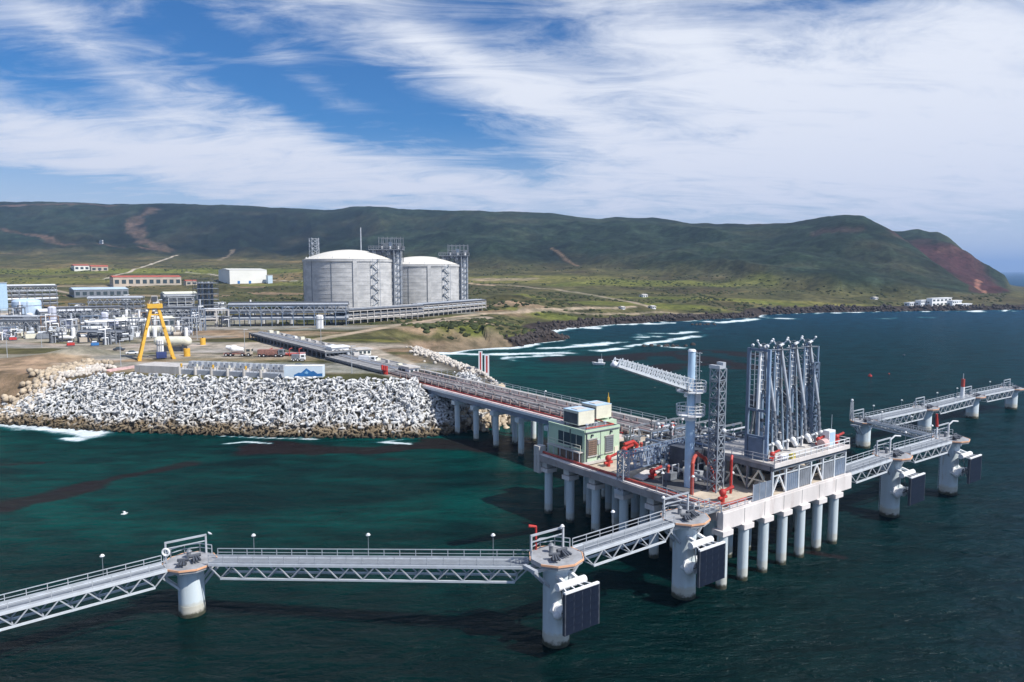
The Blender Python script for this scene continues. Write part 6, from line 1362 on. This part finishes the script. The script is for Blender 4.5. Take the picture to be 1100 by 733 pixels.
# intake wall in bays
X0, Y0, z0 = G(143, 401); X1, Y1, z1 = G(356, 411); az_w = math.atan2(Y1-Y0, X1-X0); Lw = math.hypot(X1-X0, Y1-Y0)*.98
iw = thing('seawater_intake', "grey concrete seawater intake wall in bays behind the armour units, below the gantry", 'intake wall', (X0, Y0+1, z0-.8), az_w)
MB().box(0, Lw*.24, 0, 9, 0, 3.2).build('solid_block', conc, iw)
for k in range(6):
    x0 = Lw*(.245+.085*k); x1 = x0+Lw*.08
    MB().box(x0, x1, .9, 8, 0, 2.3).build('bay_wall', mat('bluish_concrete', (.36,.39,.44), .85, var=.15, scale=.2), iw); MB().box(x0-Lw*.006, x0, 0, 8.5, 0, 3.4).build('pier', conc, iw); MB().box(x0, x1, 3.5, 8.4, 2.3, 3.0).build('bay_slab', conc_d, iw)
    for j in range(3): MB().box(x0+.5+j*1.9, x0+1.7+j*1.9, 4, 6, 3.0, 4.6).build('stop_gate', galv, iw)
    b = MB(); 
    for j in range(5): b.beam((x0+j*(x1-x0)/4, 1.1, 2.3), (x0+j*(x1-x0)/4, 1.1, 3.6), .16)
    b.beam((x0, 1.1, 3.6), (x1, 1.1, 3.6), .14); b.build('guard_rail', galv, iw)
    MB().tube((x0, 1.2, 3.1), (x0, 1.2, 4.2), .35, 10).build('bollard', cream if k % 2 else yellow, iw)
MB().box(0, Lw, -1.6, 0, -.3, .7).build('apron', conc_d, iw)
# container with a blue mountain mark
X0, Y0, z0 = G(303, 410); Lc = fitlen(X0, Y0, (1, .05), 344)
ct = thing('site_container', "pale blue white site container with a blue mountain emblem on its side", 'container', (X0, Y0+2.0, z0+.7), .05); MB().box(0, Lc, 0, 3.2, 0, 3.5).build('body', mat('ice_white_paint', (.62,.72,.80), .6, var=.08, scale=.2), ct, bevel=.06)
def flat(poly, y, m_, name, par, th=.03):
    b = MB(); n = len(poly); b.v = [(x, y, z) for x, z in poly]+[(x, y-th, z) for x, z in poly]; b.f = [tuple(range(n)), tuple(reversed(range(n, 2*n)))]+[(k, n+k, n+(k+1) % n, (k+1) % n) for k in range(n)]; return b.build(name, m_, par)
flat([(Lc*.26, .9), (Lc*.38, 1.6), (Lc*.44, 1.5), (Lc*.58, 2.9), (Lc*.70, 1.9), (Lc*.76, 2.1), (Lc*.86, 1.2), (Lc*.99, 1.3), (Lc*.99, .4), (Lc*.26, .4)], -.01, bluepaint, 'mountain_emblem', ct)
flat([(Lc*.52, 1.4), (Lc*.58, 2.1), (Lc*.63, 1.6), (Lc*.60, 1.1)], -.045, mat('light_blue_print', (.25, .5, .75), .5), 'emblem_highlight', ct)
MB().box(0, Lc, -.02, 3.22, 3.5, 3.62).build('roof', white, ct)
def wheel_me(r_=.55, w_=.4):
    return MB().tube((0, -w_/2, 0), (0, w_/2, 0), r_, 16)
rust = mat('rusty_pinkish_paint', (.30,.15,.12), .7, var=.35, scale=1.5)
def truck(label, x, y, Lt, rz, bodym, load='tank', cabm=None, sc=1.0, loadm=None):
    X, Y, z = G(x, y); a = thing('truck', label, 'truck', (X, Y, z), rz); a.scale = (sc,)*3
    MB().box(0, Lt, -1.1, 1.1, .8, 1.25).build('chassis', bodym, a); c_ = MB().prism([(Lt, -1.2), (Lt+2.1, -1.2), (Lt+2.3, -.9), (Lt+2.3, .9), (Lt+2.1, 1.2), (Lt, 1.2)], .7, 2.9).build('cab', cabm or white, a, bevel=.08)
    MB().box(Lt+2.2, Lt+2.34, -.9, .9, 1.8, 2.6).build('windscreen', glass, c_); MB().box(Lt+.6, Lt+1.8, -1.23, -1.2, 1.8, 2.6).build('side_window', glass, c_)
    for xw in (1.0, 2.6, Lt-.8 if Lt > 5 else 4, Lt+1.3):
        for yw in (-1.1, 1.1): w_ = inst(wheel_me(.62).mesh('wheel', black), 'wheel', a, (xw, yw, .62)); MB().tube((0, -.24, 0), (0, .24, 0), .25, 10).build('rim', white, w_)
    if load == 'tank': MB().ball((Lt*.45, 0, 2.7), 1.5, 16, 10, .9).tube((Lt*.45, 0, 2.6), (Lt*.1, 0, 3.3), 1.2, 14, .6).tube((Lt*.45, 0, 2.6), (Lt*.9, 0, 2.3), 1.25, 14, .7).build('mixer_drum', loadm or white, a, smooth=True)
    else: MB().box(.2, Lt-.3, -1.2, 1.2, 1.25, 2.9).build('load_box', loadm or white, a, bevel=.05)
    return a
truck("white drum concrete mixer truck with rusty chassis in the yard", 241, 383, 7.5, .05, rust, 'tank', wallb, 1.1)
truck("rusty and grey flatbed truck parked right of the mixer", 277, 384, 8, .05, rust, 'box', mgrey, 1.0, rust); truck("white pickup style truck near the container's upper right", 313, 389, 3.4, .2, white, 'box', white, .9, mgrey)
truck("white box truck beside the long trailers by the pipeway", 386, 390, 5.5, -.3, white, 'box', white, .9)
def car(label, x, y, rz, m_):
    X, Y, z = G(x, y); a = thing('parked_car', label, 'car', (X, Y, z), rz)
    b_ = MB().prism([(-2.2, -.9), (2.2, -.9), (2.25, 0), (2.2, .9), (-2.2, .9)], .35, 1.0).build('body', m_, a, bevel=.12); i = MB(); i.v = [(-1.5, -.82, 1), (1.2, -.82, 1), (1.2, .82, 1), (-1.5, .82, 1), (-1.0, -.7, 1.55), (.5, -.7, 1.55), (.5, .7, 1.55), (-1.0, .7, 1.55)]; i.f = [(4, 5, 6, 7), (0, 1, 5, 4), (1, 2, 6, 5), (2, 3, 7, 6), (3, 0, 4, 7)]; i.build('cabin', glass, a)
    for xw in (-1.4, 1.4):
        for yw in (-.85, .85): inst(wheel_me(.34, .22).mesh('wheel', black), 'wheel', a, (xw, yw, .34))
for q in (("white car on the paved area left of the gantry", 142, 381, .3, white), ("dark car near the left road", 128, 377, .2, dgrey), ("red car below the pipeway bend", 321, 396, .1, red), ("grey car by the trestle's shore end", 418, 398, -.4, mgrey), ("white car on the road above the pipeway", 310, 366, -.5, white)): car(*q)
rk = thing('pipe_stack', "red and grey stack of pipes laid in racks right of the mixer truck", 'pipe stack', G(290, 383), .05)
for k in range(5): MB().tube((-1, k*.9, .8), (13, k*.9, .8), .4, 8).build('pipe', (dred, mgrey, pink)[k % 3], rk, smooth=True)
for k in range(4): MB().beam((k*3.8, -.4, 0), (k*3.8, -.4, 2.8), .25).beam((k*3.8, -.4, 2.8), (k*3.8, 4, 2.8), .25).build('rack_post', dred, rk)
# street lamps of the yard
sp0 = thing('street_lamp', '', 'street lamp'); MB().tube((0, 0, 0), (0, 0, 9), .12, 6, .08).build('pole', galv, sp0); MB().box(-.2, 1.4, -.15, .15, 8.9, 9.1).build('lamp_head', white, sp0)
for k, (x, y, lab) in enumerate(((8, 385, "thin street lamp on the brown field at the left edge"), (130, 394, "thin street lamp left of the gantry near the slipway"), (263, 378, "thin street lamp behind the mixer truck"), (378, 402, "thin street lamp in the yard right of the container"), (345, 373, "thin street lamp by the pipeway bend"), (212, 366, "thin street lamp behind the yellow drums"), (45, 374, "thin street lamp beside the left road"))):
    X, Y, z = G(x, y)
    if k == 0: sp0.location = (X, Y, z); sp0['label'] = lab; sp0['group'] = "street lamps of the yard"
    else: dup(sp0, (X, Y, z), 0, lab, "street lamps of the yard")
# slipway strips and barrier at the abutment
X, Y, z = G(108, 400); a = thing('slipway', "two pinkish concrete strips of the slipway above the left armour", 'slipway', (X, Y, z), 1.25)
for k in (0, 2.6): MB().box(0, 17, -k-1.3, -k, -.4, .5).build('strip', pink, a)
a = thing('barrier_post', "red posts at the start of the trestle's seaward edge", 'barrier', W(22.3, 147, 11.2), ROT); 
for k in range(3): MB().box(-.3, .3, k*1.6, k*1.6+.5, 0, 3.4).build('post', red, a)
MB().box(-.2, .2, 0, 3.6, 1.5, 1.9).build('rail', red, a)
# leading marks
for (xx, yb, yt, w_, lab) in ((516.2, 409, 377.5, 4.2, "taller white navigation board with a red stripe by the shore"), (523, 411, 381.5, 5.0, "shorter white navigation board with a red stripe, right of the taller one")):
    X, Y = P(xx, yb, 8.5); a = thing('navigation_board', lab, 'navigation mark', (X, Y, 7.5), 0, "striped navigation boards"); h = ZY(yt, Y)-7.5; ww = w_/F*Y
    MB().box(-ww/2, ww/2, 0, .25, 0, h).build('board', white, a); MB().box(-ww*.17, ww*.17, -.04, 0, h*.42, h*.97).build('red_stripe', red, a)
    for sx in (-1, 1): MB().beam((sx*ww*.35, 2.2, 0), (sx*ww*.35, .3, h*.7), .15).build('back_stay', galv, a)
# boat and buoys
X, Y = P(644, 392); a = thing('fishing_boat', "small white fishing boat with a mast out in the bay", 'boat', (X, Y, 0), 2.9)
b = MB(); hull = [(-2.6, 1.0), (0, 1.2), (2.0, .9), (3.6, 0), (2.0, -.9), (0, -1.2), (-2.6, -1.0)]; n = len(hull)
b.v = [(x*.85, y*.7, -.3) for x, y in hull]+[(x*1.05, y*1.1, 1.0+.15*max(0, x-1)) for x, y in hull]; b.f = [tuple(reversed(range(n))), tuple(range(n, 2*n))]+[(k, (k+1) % n, n+(k+1) % n, n+k) for k in range(n)]
b.build('hull', white, a); MB().box(-1.6, .6, -.7, .7, 1.0, 2.7).build('cabin', white, a, bevel=.08); MB().box(.58, .66, -.55, .55, 1.8, 2.5).build('window', glass, a); MB().tube((-1, 0, 2.7), (-1, 0, 5.4), .07, 6).build('mast', galv, a)
for (x, y, m_, r_, hh, lab) in ((934.5, 404.5, red, .9, 1.2, "red mooring buoy in open water at upper right"), (971, 382, dgrey, .7, .8, "small dark buoy farther out at right"), (653.5, 433, yellow, .5, 3.6, "thin yellow post buoy beyond the trestle"), (955, 402, dred, .4, .6, "tiny red float right of the red buoy")):
    X, Y = P(x, y); a = thing('buoy', lab, 'buoy', (X, Y, 0)); MB().tube((0, 0, -.5), (0, 0, hh*.55), r_, 16, r_*.8).build('float', m_, a, smooth=True); MB().tube((0, 0, hh*.5), (0, 0, hh), r_*.35, 8, r_*.15).build('top_mark', m_, a)
# a gull over the water and two on rails
def gull(label, loc, fly=True, rz=0.0):
    a = thing('gull', label, 'gull', loc, rz, "white gulls"); b = MB().ball((0, 0, 0), .14, 8, 6); b.v = [(x*2.1, y, z) for x, y, z in b.v]; b.ball((.3, 0, .07), .09, 8, 5).tube((.36, 0, .07), (.48, 0, .05), .025, 5, .008).tube((-.25, 0, 0), (-.5, 0, .02), .08, 6, .05)
    if fly:
        for s in (-1, 1):
            i = len(b.v); b.v += [(.12, s*.08, .05), (-.12, s*.08, .05), (-.08, s*.45, .22), (.14, s*.45, .24), (-.28, s*.85, .12), (-.1, s*.9, .14)]; b.f += [(i, i+1, i+2, i+3), (i+3, i+2, i+4, i+5)]
    b.build('body', white, a, smooth=True)
X, Y = P(134, 552, 9); gull("white gull flying over the green water above the leftmost gangway", (X, Y, 9), True, .6)
gull("white gull perched on the landing frame of the lone mooring dolphin", (c_m1[0]+1.6, c_m1[1]+2.6, 9.85), False, 2.5)
# haze: one even closed volume round camera and scene, sky outside
hb = MB().box(-31000, 31000, -31000, 31000, -14, 420).build('haze', bpy.data.materials.new('haze'), None); hb['kind'] = 'stuff'
hm = hb.data.materials[0]; hm.use_nodes = True; t = NT(hm.node_tree); t.n.clear(); o_ = t.new('ShaderNodeOutputMaterial'); pv = t.new('ShaderNodeVolumePrincipled'); t.l.new(pv.outputs[0], o_.inputs['Volume'])
pv.inputs['Color'].default_value = (.40, .62, 1.0, 1); pv.inputs['Density'].default_value = 0.00009; pv.inputs['Anisotropy'].default_value = 0.2
